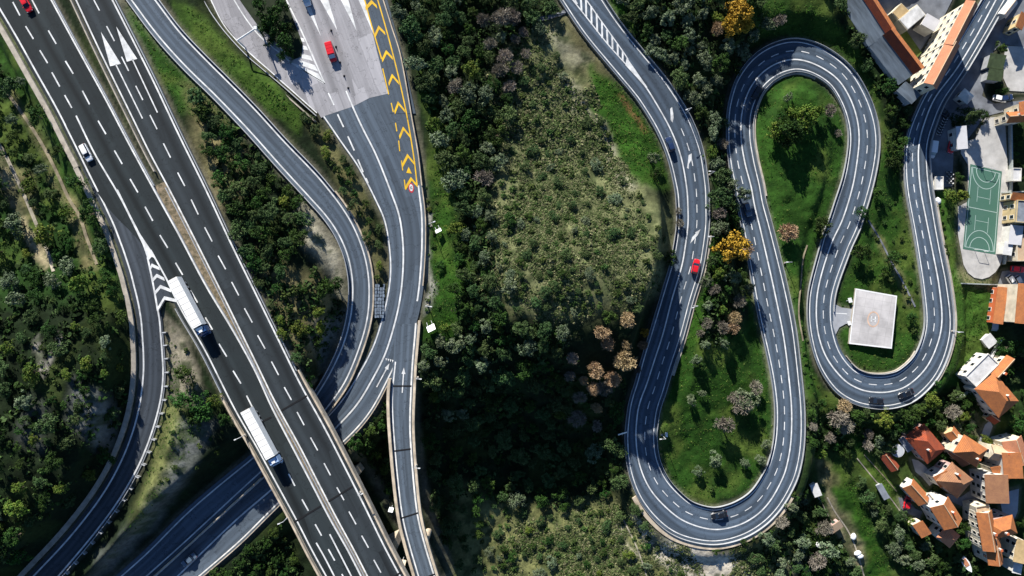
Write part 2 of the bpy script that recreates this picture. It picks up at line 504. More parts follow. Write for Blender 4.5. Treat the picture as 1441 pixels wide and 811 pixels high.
D_cen = [(806, 0), (843, 44), (885, 93), (906, 119), (920, 140), (943, 181), (958, 220), (966, 262), (968, 290), (968, 317), (964, 349), (959, 376), (946, 420), (933, 470), (921, 507), (910, 541), (902, 562), (897, 583), (895, 617), (900, 654), (914, 687), (937, 714), (964, 734), (1001, 745), (1034, 741), (1062, 727), (1083, 706), (1100, 676), (1108, 652), (1113, 620), (1114, 580), (1111, 540), (1103, 476), (1090, 411), (1080, 366), (1070, 323), (1062, 290), (1057, 263), (1048, 228), (1043, 195), (1044, 160), (1053, 130), (1065, 111), (1080, 97), (1100, 87), (1123, 84), (1150, 92), (1177, 110), (1194, 134), (1205, 163), (1209, 193), (1206, 228), (1199, 266), (1186, 308), (1170, 343), (1155, 390), (1149, 427), (1151, 467), (1163, 503), (1186, 533), (1208, 547), (1230, 552), (1254, 551), (1278, 542), (1303, 518), (1319, 485), (1325.5, 450), (1321.5, 403), (1313, 357), (1303, 307), (1296, 270), (1293, 240), (1293, 206), (1301, 173), (1316.5, 137), (1346.5, 96.6), (1373, 53), (1401.5, 0)]
D_A = [(792, 0), (820, 43), (853, 83), (883, 119), (910, 154), (933, 197), (946, 235), (953, 265), (956, 292), (955, 325), (951, 353), (944, 380), (933, 420), (923, 450), (911, 490), (897, 538), (887, 580), (883.5, 614), (886, 650), (895, 684), (911, 714), (937, 741), (967.5, 756), (1004, 761), (1041, 754), (1073, 735), (1096, 711), (1114, 680), (1122, 654), (1127, 620), (1127, 580), (1124, 540), (1114, 457), (1103, 404), (1090, 350), (1080, 312), (1069, 268), (1062, 230), (1055, 195), (1056, 166), (1063, 139), (1080, 115), (1100, 103), (1120, 97.5), (1147, 103), (1170, 120), (1186, 147), (1195, 173), (1197, 203), (1193, 236), (1183, 270), (1171.6, 303), (1158, 345), (1143, 403), (1139, 430), (1143, 473), (1154, 512), (1170, 541), (1190, 558), (1220, 569), (1244, 571), (1270.5, 567), (1294, 553), (1313, 531), (1329, 501), (1336, 470), (1336, 436), (1330, 393), (1320, 343), (1313, 303), (1308, 270), (1304, 238), (1304, 206), (1312, 176), (1328, 140), (1356.5, 97), (1386, 47), (1413, 0)]
D_B = [(847, 0), (861, 23), (887, 57), (920, 97), (953, 141), (977, 188), (988, 230), (992, 262), (993.5, 290), (993, 311), (990, 345), (984, 378), (971, 420), (960, 463), (948, 500), (936, 538), (922, 590), (920, 624), (927, 657), (944, 684), (967.5, 707), (1001, 718), (1034, 710), (1061, 692), (1080, 662), (1090, 632), (1094, 600), (1093, 560), (1088, 525), (1080, 490), (1069, 440), (1058, 380), (1050, 335), (1044, 305), (1037, 270), (1029, 230), (1026, 195), (1027, 160), (1034, 125), (1046, 101), (1060, 85), (1080, 69), (1100, 61), (1120, 59), (1147, 65), (1173, 80), (1197, 103), (1216, 134), (1229, 170), (1233, 200), (1230, 233), (1221, 268), (1209, 310), (1193, 350), (1176.6, 393), (1168, 430), (1171.6, 467), (1183, 500), (1203, 523), (1233, 531), (1263, 526), (1286, 507), (1299, 483), (1304.5, 450), (1301, 410), (1293, 353), (1285, 307), (1278, 270), (1275.5, 233), (1276.5, 206), (1283, 180), (1293, 153), (1310, 126), (1346.5, 66), (1386, 0)]
D = Road(D_cen, D_A, D_B, [(806, 0, 5), (920, 140, 3), (968, 300, 1), (910, 541, -2), (1001, 745, -4), (1110, 600, -4.5), (1060, 280, -6), (1123, 84, -7), (1209, 193, -7.5), (1150, 440, -8.5), (1240, 552, -9), (1320, 420, -9.5), (1293, 220, -10), (1401, 0, -10)], ext=60, k=21)
D.sa = 4; D.sb = 4
ALL_ROADS = [L, RR, E, A, B, C, D]

# surfaces ----------------------------------------------------------------
def road_surface(r, name, mt, a=None, b=None, skirt=0.5):
    me = r.slab_mesh(name, ('A', r.sa), ('B', r.sb), -skirt, 0.0, M[mt], a, b)
    bpy.data.meshes.remove(me)
    o = r.ribbon(name, ('A', r.sa), ('B', r.sb), 0.0, M[mt], a, b)
    return tag(o, kind='structure')

L.sa, L.sb = 5, 3
RR.sa, RR.sb = 3, 6
E.sa, E.sb = 6, 4
A.sa, A.sb = 6, 5
B.sa = 2
C.sa, C.sb = 3, 3
road_L = road_surface(L, 'motorway_road', 'asph_new')
road_R = road_surface(RR, 'motorway_road', 'asph_new2')
road_E = road_surface(E, 'exit_ramp_road', 'asph_exit', a=(128, 232))
road_A = road_surface(A, 'curved_ramp_road', 'asph')
road_B = road_surface(B, 'toll_ramp_road', 'asph', a=B0)
road_C = road_surface(C, 'slip_road', 'asph', a=(572, 455))
road_D = road_surface(D, 'hill_road', 'asph_serp')

# edge lines --------------------------------------------------------------
def line(r, par, off, w, a=None, b=None, name='edge_line', mt='white', dz=0.02):
    o = r.off(off)
    class _: pass
    i0, i1 = r.span(a, b)
    save = r.off
    pa = ('x', 0)
    lo, hi = o - w / 2, o + w / 2
    ca = (r.C + r.N * lo[:, None])[i0:i1]; cb = (r.C + r.N * hi[:, None])[i0:i1]; z = r.Z[i0:i1] + dz
    v = []
    for (ax, ay), (bx, by), h in zip(ca, cb, z):
        v += [P(ax, ay, h), P(bx, by, h)]
    return link(name, new_mesh(name, v, [[2 * i, 2 * i + 1, 2 * i + 3, 2 * i + 2] for i in range(len(ca) - 1)], M[mt]), par)

def dashes(r, par, off, w, period, duty, a=None, b=None, phase=0.0, name='lane_dashes', mt='white'):
    o = r.off(off)
    i0, i1 = r.span(a, b)
    c = (r.C + r.N * o[:, None])[i0:i1]
    s = np.r_[0, np.cumsum(np.linalg.norm(np.diff(c, axis=0), axis=1))]
    polys = []
    q = phase
    while q + period * duty < s[-1]:
        u = np.linspace(q, q + period * duty, 4)
        polys += stroke([(np.interp(k, s, c[:, 0]), np.interp(k, s, c[:, 1])) for k in u], w, 4)
        q += period
    return paint(r, name, polys, mt, parent=par)

line(L, road_L, ('A', 0), 2.2, a=None, b=(112, 165))
line(L, road_L, ('A', 0), 2.0, a=(215, 350), b=None)
line(L, road_L, ('B', 0), 2.2)
line(RR, road_R, ('A', 0), 2.0)
line(RR, road_R, ('B', 0), 2.2)
line(E, road_E, ('A', 0), 2.2, a=(128, 232))
line(E, road_E, ('B', 0), 2.2, a=(170, 277))
paint(L, 'edge_line', stroke([(91, 175), (107, 207), (122, 238), (138, 270)], 2.1), parent=road_L, dz=0.027)
line(A, road_A, ('A', 0), 1.9); line(A, road_A, ('B', 0), 1.9)
line(B, road_B, 0, 2.2, a=B0)
line(B, road_B, ('A', 0), 1.8, a=B0)
line(B, road_B, ('B', 0), 2.2, a=(552, 275), b=(563, 420)); line(B, road_B, ('B', 0), 1.8, a=(545, 490))
line(C, road_C, ('A', 0), 1.8, a=(568, 510)); line(C, road_C, ('B', 0), 2.2, a=(573, 440))
for sd_ in ('A', 'B'):
    line(D, road_D, (sd_, 0), 1.3)
line(D, road_D, 0, 1.75, a=(903, 116))
dashes(D, road_D, ('mB', 0.5), 1.15, 22, 0.52, a=(948, 185))

# lane dashes on the motorway, end points as in the photograph
def pairs(lst): return [((a, b), (c, d)) for a, b, c, d in lst]
dl1 = [(-3, -33, 7, -15), (18, 3, 28, 22), (36, 37, 47, 55), (56, 71, 67, 89), (73, 102, 84, 122), (91, 134, 101, 152)]
dl2 = [(25, -38, 35, -17), (45, 0, 55, 19), (68, 43, 79, 62), (92, 86, 103, 104), (116, 128, 126, 147), (138, 170, 149, 189), (161, 212, 172, 231), (183, 252, 194, 271), (204, 291, 215, 311), (225, 331, 236, 349), (247, 370, 257, 387), (268, 409, 278, 426), (289, 447, 299, 464), (308, 484, 319, 502), (328, 522, 339, 540)]
dl3 = [(347, 557, 357, 577), (367, 597, 377, 617), (387, 633, 397, 652), (406, 667, 415, 684), (425, 703, 434, 719), (443.5, 738, 452.5, 754), (462, 773, 471, 789), (481, 808, 490, 824)]
dr = [(112, -38, 121, -22), (132, 0, 140, 15), (150, 37, 161, 58), (171, 80, 181, 100), (191, 121, 201, 141), (211, 162, 221, 182), (230, 202, 240, 222), (250, 243, 260, 262), (269, 281, 279, 302), (288, 320, 298.5, 340), (307, 360, 317.5, 379), (326, 397, 336, 416), (344, 434, 355, 454), (362.5, 472, 373, 491), (382, 509, 392, 528), (400, 545, 410, 563), (418, 580, 428, 598.5), (437, 616, 447, 634), (456, 652, 465, 669), (474, 686, 484, 704), (491, 720, 501, 738), (509, 754, 518.5, 771), (526, 788, 536, 806)]
paint(L, 'lane_dashes', sum([stroke(p, 1.9) for p in pairs(dl1 + dl2 + dl3)], []), parent=road_L)
paint(RR, 'lane_dashes', sum([stroke(p, 1.7) for p in pairs(dr)], []), parent=road_R)
paint(L, 'lane_line', stroke([(107, 163), (133, 216), (163, 267), (181, 300)], 2.2), parent=road_L)
paint(L, 'lane_line', stroke([(445, 764), (458, 787), (478, 826)], 2.0), parent=road_L)
paint(L, 'lane_line', stroke([(464, 752), (480, 783), (500, 822)], 2.0), parent=road_L)
# gore of the exit ramp: solid tip, then chevrons
gore = structure('gore_pavement', poly_mesh('gore_pavement', [[(150, 262), (168, 262), (196, 320), (216, 352), (236, 388), (251, 424), (234, 421), (224, 438), (214, 412), (202, 362), (180, 312)]], lambda x, y: 16.0, -0.006, M['asph_exit']))
paint(L, 'gore_marking', [[(163, 267), (166, 267), (182, 300), (197, 329), (213, 353), (219, 364), (213.5, 361.5), (208.5, 367), (201, 345), (190, 322)]], parent=road_L, dz=0.03)
paint(L, 'gore_marking', stroke([(207.5, 362), (213, 388), (218, 414), (222, 438)], 2.4) + stroke([(212, 352), (224, 374), (237, 398), (249, 424)], 2.2), parent=road_L, dz=0.036)
for (a, ap, c) in [((210, 378), (213.5, 371), (224, 376)), ((213.5, 393), (220.5, 385.5), (231, 391)), ((217, 411), (225.5, 401), (240, 407)), ((221.5, 433), (231, 417), (248, 421))]:
    paint(L, 'chevron_marking', [[a, ap, (ap[0] + 0.5, ap[1] + 5), (a[0] + 0.6, a[1] + 5)], [ap, c, (c[0] + 0.8, c[1] + 4.5), (ap[0] + 0.5, ap[1] + 5)]], parent=road_L, dz=0.043)
# big direction arrows
for tip, b1, b2, s0, s1 in [((142, 45), (155, 93.5), (170, 90), (163, 91), (200.5, 167)), ((163.5, 37.5), (178.5, 87), (193, 83), (186.5, 84), (221.5, 158.5))]:
    paint(RR, 'arrow_marking', [[tip, b1, b2]] + stroke([s0, s1], 1.7), parent=road_R, dz=0.04)
# expansion joints on the viaduct decks
for a, b in [((366, 595), (382, 587)), ((396, 578), (432, 557)), ((414, 735), (452, 712)), ((462, 706), (496, 685)), ((545, 818), (565, 805))]:
    paint(L, 'expansion_joint', stroke([a, b], 2.4), 'joint', parent=road_L, dz=0.05)
for a, b in [((553, 543.5), (579, 543.5)), ((555, 635), (578, 632)), ((563, 730), (588, 722)), ((586, 818), (612, 808))]:
    paint(C, 'expansion_joint', stroke([a, b], 2.2), 'joint', parent=road_C, dz=0.05)

# merge area of the toll ramp and the slip road
gz = B
paint(B, 'gore_marking', [[(558, 508), (556, 534), (551, 533)]], parent=road_B, dz=0.04)
for k in range(5):
    x, y = 542.5 + k * 3.0, 504.2 + k * 0.75
    paint(B, 'yield_tooth', [[(x, y), (x + 2.4, y + 0.6), (x + 0.8, y + 4)]], parent=road_B, dz=0.04)
for s0, s1, w in [((530, 545), (544, 519), 1.6), ((566, 553), (567.8, 526), 1.6)]:
    d = np.array(s1) - np.array(s0); d = d / np.linalg.norm(d); n = np.array((-d[1], d[0])); s1a = np.array(s1)
    rd = B if s0[0] < 550 else C
    paint(rd, 'arrow_marking', stroke([s0, s1], w) + [[tuple(s1a + n * 2.8 - d * 0.5), tuple(s1a + d * 8.5), tuple(s1a - n * 2.8 - d * 0.5)]], parent=road_B if rd is B else road_C, dz=0.045)

dB_ = [((475, 161), (483.5, 179)), ((489.5, 192), (498.5, 212)), ((503.5, 224.5), (511, 242.5)), ((515, 251), (518, 258))]
paint(B, 'lane_dashes', sum([stroke(p, 2.0) for p in dB_], []), parent=road_B)

# hatching, wedge and merge arrows on the hill road
paint(D, 'hatch_outline', stroke([(800, -8), (806, 0), (825, 24), (855, 62), (883, 93)], 1.5) + stroke([(818, -8), (825, 0), (847, 31), (875.5, 71), (884, 84)], 1.5), parent=road_D, dz=0.03)
for (x0, y0, x1, y1) in [(802, -12, 804, -2), (809, 0, 812, 6), (817, -8, 818.5, 16), (824.5, 0, 825, 23.5), (832, 9, 832.5, 34.5), (839.5, 19.5, 840.5, 44.5), (847, 31, 847.5, 54), (854, 42, 855, 62), (861.5, 51, 862, 69.5), (869, 62, 869.5, 78.5), (876.3, 72.5, 876.3, 86)]:
    paint(D, 'hatch_stripe', stroke([(x0, y0), (x1, y1)], 2.5), parent=road_D, dz=0.035)
paint(D, 'gore_marking', [[(882, 81), (880, 92), (896, 109), (910, 125), (911, 123), (898, 104)]], parent=road_D, dz=0.035)
o5 = lambda pts, ox, oy: [(ox + x / 5.067, oy + y / 5.067) for x, y in pts]
for pts, ox, oy in [([(218, 270), (232, 258), (240, 300), (243, 335), (235, 368), (222, 350), (222, 320)], 900, 100), ([(350, 600), (372, 588), (372, 630), (352, 665), (350, 700), (338, 690), (345, 650)], 900, 100), ([(362, 420), (375, 375), (400, 350), (398, 340), (435, 318), (415, 360), (405, 372)], 900, 260)]:
    paint(D, 'arrow_marking', [o5(pts, ox, oy)], parent=road_D, dz=0.035)

# toll plaza ---------------------------------------------------------------
ZP = 12.0
def flat(z): return lambda x, y: z
plaza_poly = [(288, -24), (297, 0), (313, 30), (334, 57), (356, 79), (379, 99), (397, 117), (428, 143), (447, 158), (452, 166), (458, 163), (497, 150), (520, 138), (546, 132), (530, 71), (514, 0), (507, -24)]
plaza = structure('toll_plaza_pavement', poly_mesh('toll_plaza_pavement', [plaza_poly], flat(ZP), 0.03, M['plaza']))
uvl = plaza.data.uv_layers.new(name='UVMap')
for lp in plaza.data.loops:
    c = plaza.data.vertices[lp.vertex_index].co
    dx, dy = c.x + 40, c.y - 60
    uvl.data[lp.index].uv = (dx * 0.93 + dy * 0.36, -dx * 0.36 + dy * 0.93)
lane_poly = [(505, -24), (514, 0), (530, 71), (546, 132), (548, 160), (585, 160), (568, 83), (545, 0), (539, -24)]
esc = structure('chevron_lane_road', poly_mesh('chevron_lane_road', [lane_poly], flat(ZP), 0.015, M['asph']))
uvl = esc.data.uv_layers.new(name='UVMap')
for lp in esc.data.loops:
    c = esc.data.vertices[lp.vertex_index].co
    uvl.data[lp.index].uv = ((c.x + 30) * 0.95 + c.y * 0.25, c.y)
class _PZ:
    Z = ZP
    @staticmethod
    def z(x, y): return ZP + 0.03
def zpl(x, y):
    return max(ZP + 0.03, B.z(x, y)) if y < 168 else B.z(x, y)
class PZ: z = staticmethod(zpl)
for tri in ([(424, -3), (433, -3), (451.5, 51)], [(449, -3), (461, -3), (475, 44)], [(478, -3), (489.5, -3), (502, 44)], [(502, -6), (512, -6), (528, 54)]):
    paint(PZ, 'wedge_marking', [tri], parent=plaza, dz=0.02)
paint(PZ, 'edge_line', stroke([(400, -10), (403, 0), (427, 50), (457, 118)], 2.0), parent=plaza)
paint(PZ, 'edge_line', stroke([(327, -4), (341.6, 20), (357.6, 42), (374, 59), (396, 76.5), (411, 89), (457, 118)], 1.7), parent=plaza)
paint(PZ, 'edge_line', stroke([(292, -10), (313, 32), (334, 58), (357, 80), (380, 100), (400, 118), (446, 159)], 1.5), parent=plaza)
paint(PZ, 'lane_line', stroke([(487, 128), (492, 140), (499, 156)], 2.0), parent=plaza)
paint(PZ, 'lane_dashes', stroke([(462, 131), (470, 148)], 1.8), parent=plaza)
for q in ([(408, 50), (427, 54), (429, 59.5), (411, 56)], [(414, 62), (431, 65), (434, 71), (417, 68.5)], [(418, 74), (437, 79), (440, 86), (421, 81)], [(420, 84), (443, 92), (448, 101), (424, 92)], [(412, 88.5), (448, 104), (456, 117), (430, 102)]):
    paint(PZ, 'hatch_stripe', [q], parent=plaza, dz=0.02)
for a, ap, c in [((462, 30), (488, 0), (510, 22)), ((502, 145), (518, 108), (545, 135)), ((532, 250), (550, 212), (577, 240)), ((560, 350), (575, 312), (603, 345)), ((585, 470), (600, 428), (628, 462)), ((605, 575), (622, 535), (650, 570)), ((617, 695), (640, 650), (668, 685)), ((630, 790), (655, 748), (682, 780))]:
    g = lambda p: np.array((360 + p[0] / 3.003, p[1] / 3.003))
    a, ap, c = g(a), g(ap), g(c)
    t = np.array((1.2, 5.4))
    paint(PZ, 'chevron_marking', [[tuple(a), tuple(ap), tuple(ap + t), tuple(a + t * 0.9)], [tuple(ap), tuple(c), tuple(c + t * 0.9), tuple(ap + t)]], 'yellow', parent=esc, dz=0.03)
paint(PZ, 'edge_line', stroke([(526, -10), (531.5, 0), (553, 76.6), (570, 150), (581.5, 216), (587, 261)], 1.7), 'yellow', parent=esc, dz=0.03)
paint(PZ, 'edge_line', stroke([(507.5, -10), (513, 0), (522, 33), (537, 83)], 1.7), 'yellow', parent=esc, dz=0.035)
yd = [((538.5, 96.5), (547, 133)), ((550.5, 145), (553.5, 158)), ((556.5, 173), (558.5, 185)), ((561, 198), (562.5, 213)), ((565, 226), (566.7, 240)), ((569, 253), (570.5, 266.5))]
paint(PZ, 'lane_dashes', sum([stroke(p, 1.5) for p in yd], []), 'yellow', parent=esc, dz=0.03)
isl = structure('traffic_island', poly_mesh('traffic_island', [[(322, -24), (340, 4), (360, 32), (385, 57), (413, 84), (424, 80), (426, 62), (414, 30), (402, 0), (396, -24)]], flat(ZP), 0.15, mat('island ground darkened for shade', (0.02, 0.03, 0.012), .95, .5, .5, 'world')))  # ground colour darkened to imitate the shade under the island trees
# painted speed sign and the faint triangle above it
def ell(cx, cy, rx, ry, rot=0.1, n=28):
    return [(cx + rx * math.cos(t) * math.cos(rot) - ry * math.sin(t) * math.sin(rot), cy + rx * math.cos(t) * math.sin(rot) + ry * math.sin(t) * math.cos(rot)) for t in np.linspace(0, 2 * math.pi, n, endpoint=False)]
paint(PZ, 'speed_sign_ring', [ell(578.6, 264.5, 3.9, 7.0, -0.12)], 'redpaint', parent=road_B, dz=0.03)
paint(PZ, 'speed_sign_disc', [ell(578.6, 264.3, 2.6, 4.9, -0.12)], 'white', parent=road_B, dz=0.05)
fc = bpy.data.curves.new('speed_number', 'FONT'); fc.body = '60'; fc.size = 1.0; fc.align_x = 'CENTER'; fc.align_y = 'CENTER'
fo = bpy.data.objects.new('speed_number', fc); COL.objects.link(fo)
bpy.context.view_layer.update()
fm = bpy.data.meshes.new_from_object(fo.evaluated_get(bpy.context.evaluated_depsgraph_get()))
bpy.data.objects.remove(fo)
fm.materials.clear(); fm.materials.append(M['black'])
num = link('speed_number', fm, road_B)
num.location = P(578.6, 264.3, B.z(578, 264) + 0.08); num.scale = (0.62, 1.15, 1); num.rotation_euler = (0, 0, R(7))
paint(PZ, 'warning_triangle', [[(575, 235), (579.5, 244.5), (571.8, 243.5)]], 'yellow', parent=road_B, dz=0.03)
# ------------------------------------------------------------------ terrain
PADS = []                                           # (polygon in photo pixels, height): levelled ground
BASE = [(-60, 60, 11), (0, 100, 12), (0, 300, 13), (70, 280, 13), (100, 400, 16), (60, 500, 19), (135, 560, 21), (60, 650, 21), (-40, 820, 15), (110, 690, 17), (0, 600, 19), (40, 180, 14),
        (90, 50, 11), (150, 180, 12), (200, 260, 14),
        (245, 500, 15.8), (250, 560, 16.5), (270, 650, 15), (205, 720, 13), (300, 630, 14), (325, 630, 12), (150, 780, 9), (230, 680, 14.5),
        (220, 80, 15.5), (320, 220, 16), (400, 330, 16.5), (440, 420, 17), (450, 480, 16), (420, 520, 13),
        (350, 100, 14), (480, 230, 13.5), (535, 400, 12), (515, 480, 10), (400, 160, 14),
        (370, 780, 2), (420, 760, 0), (480, 720, 0), (515, 640, 2), (520, 760, -3), (540, 690, -2), (330, 800, 3), (455, 640, 5), (540, 600, 3),
        (620, 540, 4), (640, 650, -7), (640, 780, -9), (600, 640, -4), (620, 470, 8),
        (620, 300, 11.5), (650, 150, 11), (700, 40, 10), (650, 400, 11), (600, 60, 11.5), (760, 15, 6), (680, 260, 12),
        (720, 150, 7), (790, 110, 3), (770, 220, 8), (840, 260, 6), (900, 260, 4), (740, 320, 14), (830, 360, 16), (720, 430, 22), (790, 425, 24), (850, 420, 27), (895, 390, 20), (875, 350, 17), (900, 430, 10), (660, 470, 15), (880, 330, 10), (870, 200, 2.5), (930, 300, 3),
        (720, 490, 14), (800, 490, 12), (860, 480, 14), (880, 512, 8), (835, 520, 6), (690, 560, -7), (770, 560, -9), (850, 550, -4), (870, 600, -4), (760, 640, -16), (690, 660, -15), (830, 660, -12),
        (750, 720, -11), (850, 730, -7), (950, 790, -6), (700, 810, -14), (1000, 805, -6.5), (980, 775, -5), (1040, 775, -5.5), (880, 800, -8), (640, 830, -14), (1080, 780, -7),
        (940, 50, 4), (1000, 120, 3), (1000, 200, 1), (1015, 350, -1), (1000, 450, -1), (1010, 560, -2.5), (1000, 680, -4), (1050, 600, -3.5), (960, 620, -3),
        (1120, 200, -5.5), (1110, 320, -6), (1110, 420, -6), (1140, 480, -7), (1080, 150, -6),
        (1100, 20, -5.5), (1190, 40, -6), (1090, -70, 0), (1140, -85, 1), (1060, -60, 3), (1030, -60, 5), (1250, 200, -7.5), (1250, 300, -8.5), (1240, 120, -6), (1150, 0, -3),
        (1210, 450, -9), (1260, 400, -9), (1220, 350, -8.5),
        (1380, 300, -13), (1330, 330, -11), (1400, 100, -12), (1420, 20, -12), (1350, 220, -12), (1400, 600, -15), (1300, 700, -16), (1180, 700, -13), (1150, 790, -14), (1240, 620, -13), (1380, 480, -14), (1340, 480, -12.5), (1150, 600, -10), (1440, 400, -14), (1440, 780, -17), (1250, 790, -17), (1150, 680, -10)]
BX = np.array([P(*b) for b in BASE])
X0, X1, Y0, Y1, DG = -172.0, 172.0, -104.0, 104.0, 0.8
gx = np.arange(X0, X1 + 0.01, DG); gy = np.arange(Y0, Y1 + 0.01, DG)
far_ = np.array([1.5, 4, 9, 20, 45, 100, 220, 480, 1000, 2000.0])
axx = np.r_[X0 - far_[::-1], gx, X1 + far_]; axy = np.r_[Y0 - far_[::-1], gy, Y1 + far_]
GX, GY = np.meshgrid(axx, axy)
gp = np.c_[GX.ravel(), GY.ravel()]

def vnoise(p, scale, seed, octv=4):
    """smooth value noise on points (n,2)"""
    rng = np.random.RandomState(seed); out = np.zeros(len(p)); amp = 1; tot = 0
    for o in range(octv):
        tab = rng.rand(256, 256)
        q = p / scale * (2 ** o) + 1000
        i = np.floor(q).astype(int); f = q - i; f = f * f * (3 - 2 * f)
        a = tab[i[:, 0] % 256, i[:, 1] % 256]; b = tab[(i[:, 0] + 1) % 256, i[:, 1] % 256]
        c = tab[i[:, 0] % 256, (i[:, 1] + 1) % 256]; d = tab[(i[:, 0] + 1) % 256, (i[:, 1] + 1) % 256]
        out += amp * ((a * (1 - f[:, 0]) + b * f[:, 0]) * (1 - f[:, 1]) + (c * (1 - f[:, 0]) + d * f[:, 0]) * f[:, 1]); tot += amp; amp *= 0.5
    return out / tot

def idw(p):
    out = np.empty(len(p))
    for i in range(0, len(p), 4000):
        d2 = ((p[i:i + 4000, None] - BX[None, :, :2]) ** 2).sum(2) + 9.0
        w = np.exp(-d2 / (2 * 13.0 ** 2)) + 1e-3 / d2 ** 1.6 * 400
        out[i:i + 4000] = (w * BX[:, 2]).sum(1) / w.sum(1)
    return out
clampx = np.clip(gp[:, 0], X0, X1); clampy = np.clip(gp[:, 1], Y0, Y1)
base = idw(np.c_[clampx, clampy])
base += (vnoise(gp, 9.0, 3) - 0.5) * 1.6 + (vnoise(gp, 2.5, 5, 3) - 0.5) * 0.7

def poly_sd(p, poly):
    """signed distance (positive inside) of points to a polygon, both in the same plane"""
    poly = np.array(poly, float); n = len(poly)
    inside = np.zeros(len(p), bool); d = np.full(len(p), 1e9)
    for i in range(n):
        a, b = poly[i], poly[(i + 1) % n]
        e = b - a; w = p - a
        t = np.clip((w @ e) / (e @ e + 1e-12), 0, 1)
        d = np.minimum(d, np.linalg.norm(w - t[:, None] * e, axis=1))
        c = (a[1] > p[:, 1]) != (b[1] > p[:, 1])
        xs = a[0] + (p[:, 1] - a[1]) / (b[1] - a[1] + 1e-12) * e[0]
        inside ^= c & (p[:, 0] < xs)
    return np.where(inside, d, -d)

def sstep(x, a, b):
    t = np.clip((x - a) / (b - a), 0, 1)
    return t * t * (3 - 2 * t)

# distance to every road: road_clear = metres from the nearest paved edge, bridges included
road_clear = np.full(len(gp), 1e3)
num_ = base * 1.0; den_ = np.ones(len(gp)); core = np.full(len(gp), 1e3)
GROUND_SPANS = [(L, None, (362, 580)), (RR, None, (405, 555)), (E, (128, 232), None), (A, None, None), (B, B0, None), (C, (572, 455), (568, 520)), (D, None, None)]
def road_field(r, a, b, cell):
    i0, i1 = r.span(a, b)
    wa = np.array([P(x, y, z) for (x, y), z in zip(r.pts(('A', r.sa), i0, i1), r.Z[i0:i1])])[:, :2]
    wb = np.array([P(x, y, z) for (x, y), z in zip(r.pts(('B', r.sb), i0, i1), r.Z[i0:i1])])[:, :2]
    cen = (wa + wb) / 2; hw = np.linalg.norm(wa - wb, axis=1) / 2
    out = np.full(len(cell), 1e3); zz = np.zeros(len(cell))
    lo = cen.min(0) - 30; hi = cen.max(0) + 30
    sel = np.where((cell[:, 0] > lo[0]) & (cell[:, 0] < hi[0]) & (cell[:, 1] > lo[1]) & (cell[:, 1] < hi[1]))[0]
    Z = r.Z[i0:i1]
    for k in range(0, len(sel), 3000):
        s = sel[k:k + 3000]
        d = np.linalg.norm(cell[s][:, None] - cen[None], axis=2) - hw[None]
        j = d.argmin(1)
        out[s] = d[np.arange(len(s)), j]; zz[s] = Z[j]
    return out, zz
for r, a, b in GROUND_SPANS:
    d, zz = road_field(r, a, b, gp)
    wide = 7.0
    w = (1 - sstep(d, 0.9, wide)) ** 2 * 8 / np.maximum(0.02, sstep(d, 0.0, wide) + 0.02)
    w = np.where(d > wide, 0, np.minimum(w, 400))
    num_ += w * zz; den_ += w
    core = np.where(d < 1.1, np.minimum(core, zz - 0.22 - 0.1 * np.clip(d, 0, 1)), core)
for r in ALL_ROADS:
    d, _ = road_field(r, None, None, gp)
    road_clear = np.minimum(road_clear, d)
height = num_ / den_
height = np.where(core < 900, np.minimum(core, height), height)

# levelled pads: plaza, town streets and yards, helipad, court
def pad(name, poly, z, mt, dz=0.0, sink=0.2, soft=4.0, build=True):
    global height, road_clear
    wp = [P(x, y, z)[:2] for x, y in poly]
    sd = poly_sd(gp, wp)
    w = sstep(sd, -soft, 0.0)
    keep = road_clear < 0.6
    h2 = height * (1 - w) + (z - sink) * w
    height = np.where(keep, np.minimum(height, np.where(sd > -0.8, h2, height)), h2)
    road_clear = np.minimum(road_clear, -sd)
    if build:
        return structure(name, poly_mesh(name, [poly], flat(z), dz, M[mt] if isinstance(mt, str) else mt))
M['street'] = mat('grey town asphalt', (0.17, 0.18, 0.20), 0.9, 0.45, 0.25, 'world', bump=0.1)
M['yardlight'] = mat('bleached yard paving', (0.46, 0.44, 0.41), 0.9, 0.3, 0.3, 'world', bump=0.1)
M['yardgrey'] = mat('light grey yard paving', (0.34, 0.35, 0.37), 0.9, 0.3, 0.2, 'world', bump=0.1)
pad('plaza_ground', plaza_poly, ZP, None, build=False)
pad('lane_ground', lane_poly, ZP, None, build=False)
ZT = -12.0
court_apron = [(1386, 166), (1414, 164), (1419, 250), (1415, 338), (1412, 358), (1408, 372), (1401, 383), (1392, 390), (1382, 393), (1371, 391), (1362, 384), (1356, 373), (1352, 352), (1348, 330), (1348, 291), (1362, 284), (1362, 232), (1352, 216), (1352, 200), (1372, 196)]
pad('town_street', [(1318, 148), (1345, 108), (1372, 66), (1400, 24), (1416, -14), (1460, -14), (1460, 70), (1412, 62), (1398, 72), (1382, 135), (1400, 146), (1460, 139), (1460, 152), (1410, 158), (1386, 164), (1362, 196), (1350, 196), (1342, 212), (1340, 262), (1309, 267), (1309, 208)], ZT - 0.3, 'street')
pad('storage_yard_pavement', [(1414, 64), (1460, 68), (1460, 130), (1420, 128), (1412, 110)], ZT - 0.3, 'yardlight', dz=0.02)
pad('sports_ground_pavement', court_apron, ZT, 'yardlight', dz=0.05)
ZH = -8.6
pad('helipad_access_road', [(1171.5, 420), (1175, 428), (1184, 433), (1199, 435), (1199, 455), (1190, 456), (1181, 461), (1176, 471), (1172.5, 460), (1170.5, 440)], ZH, 'yardgrey', dz=0.06)
ZV = -15.0
pad('village_yard_pavement', [(1283, 646), (1292, 648), (1302, 656), (1318, 676), (1308, 684), (1298, 672), (1288, 664)], ZV, 'yardlight')
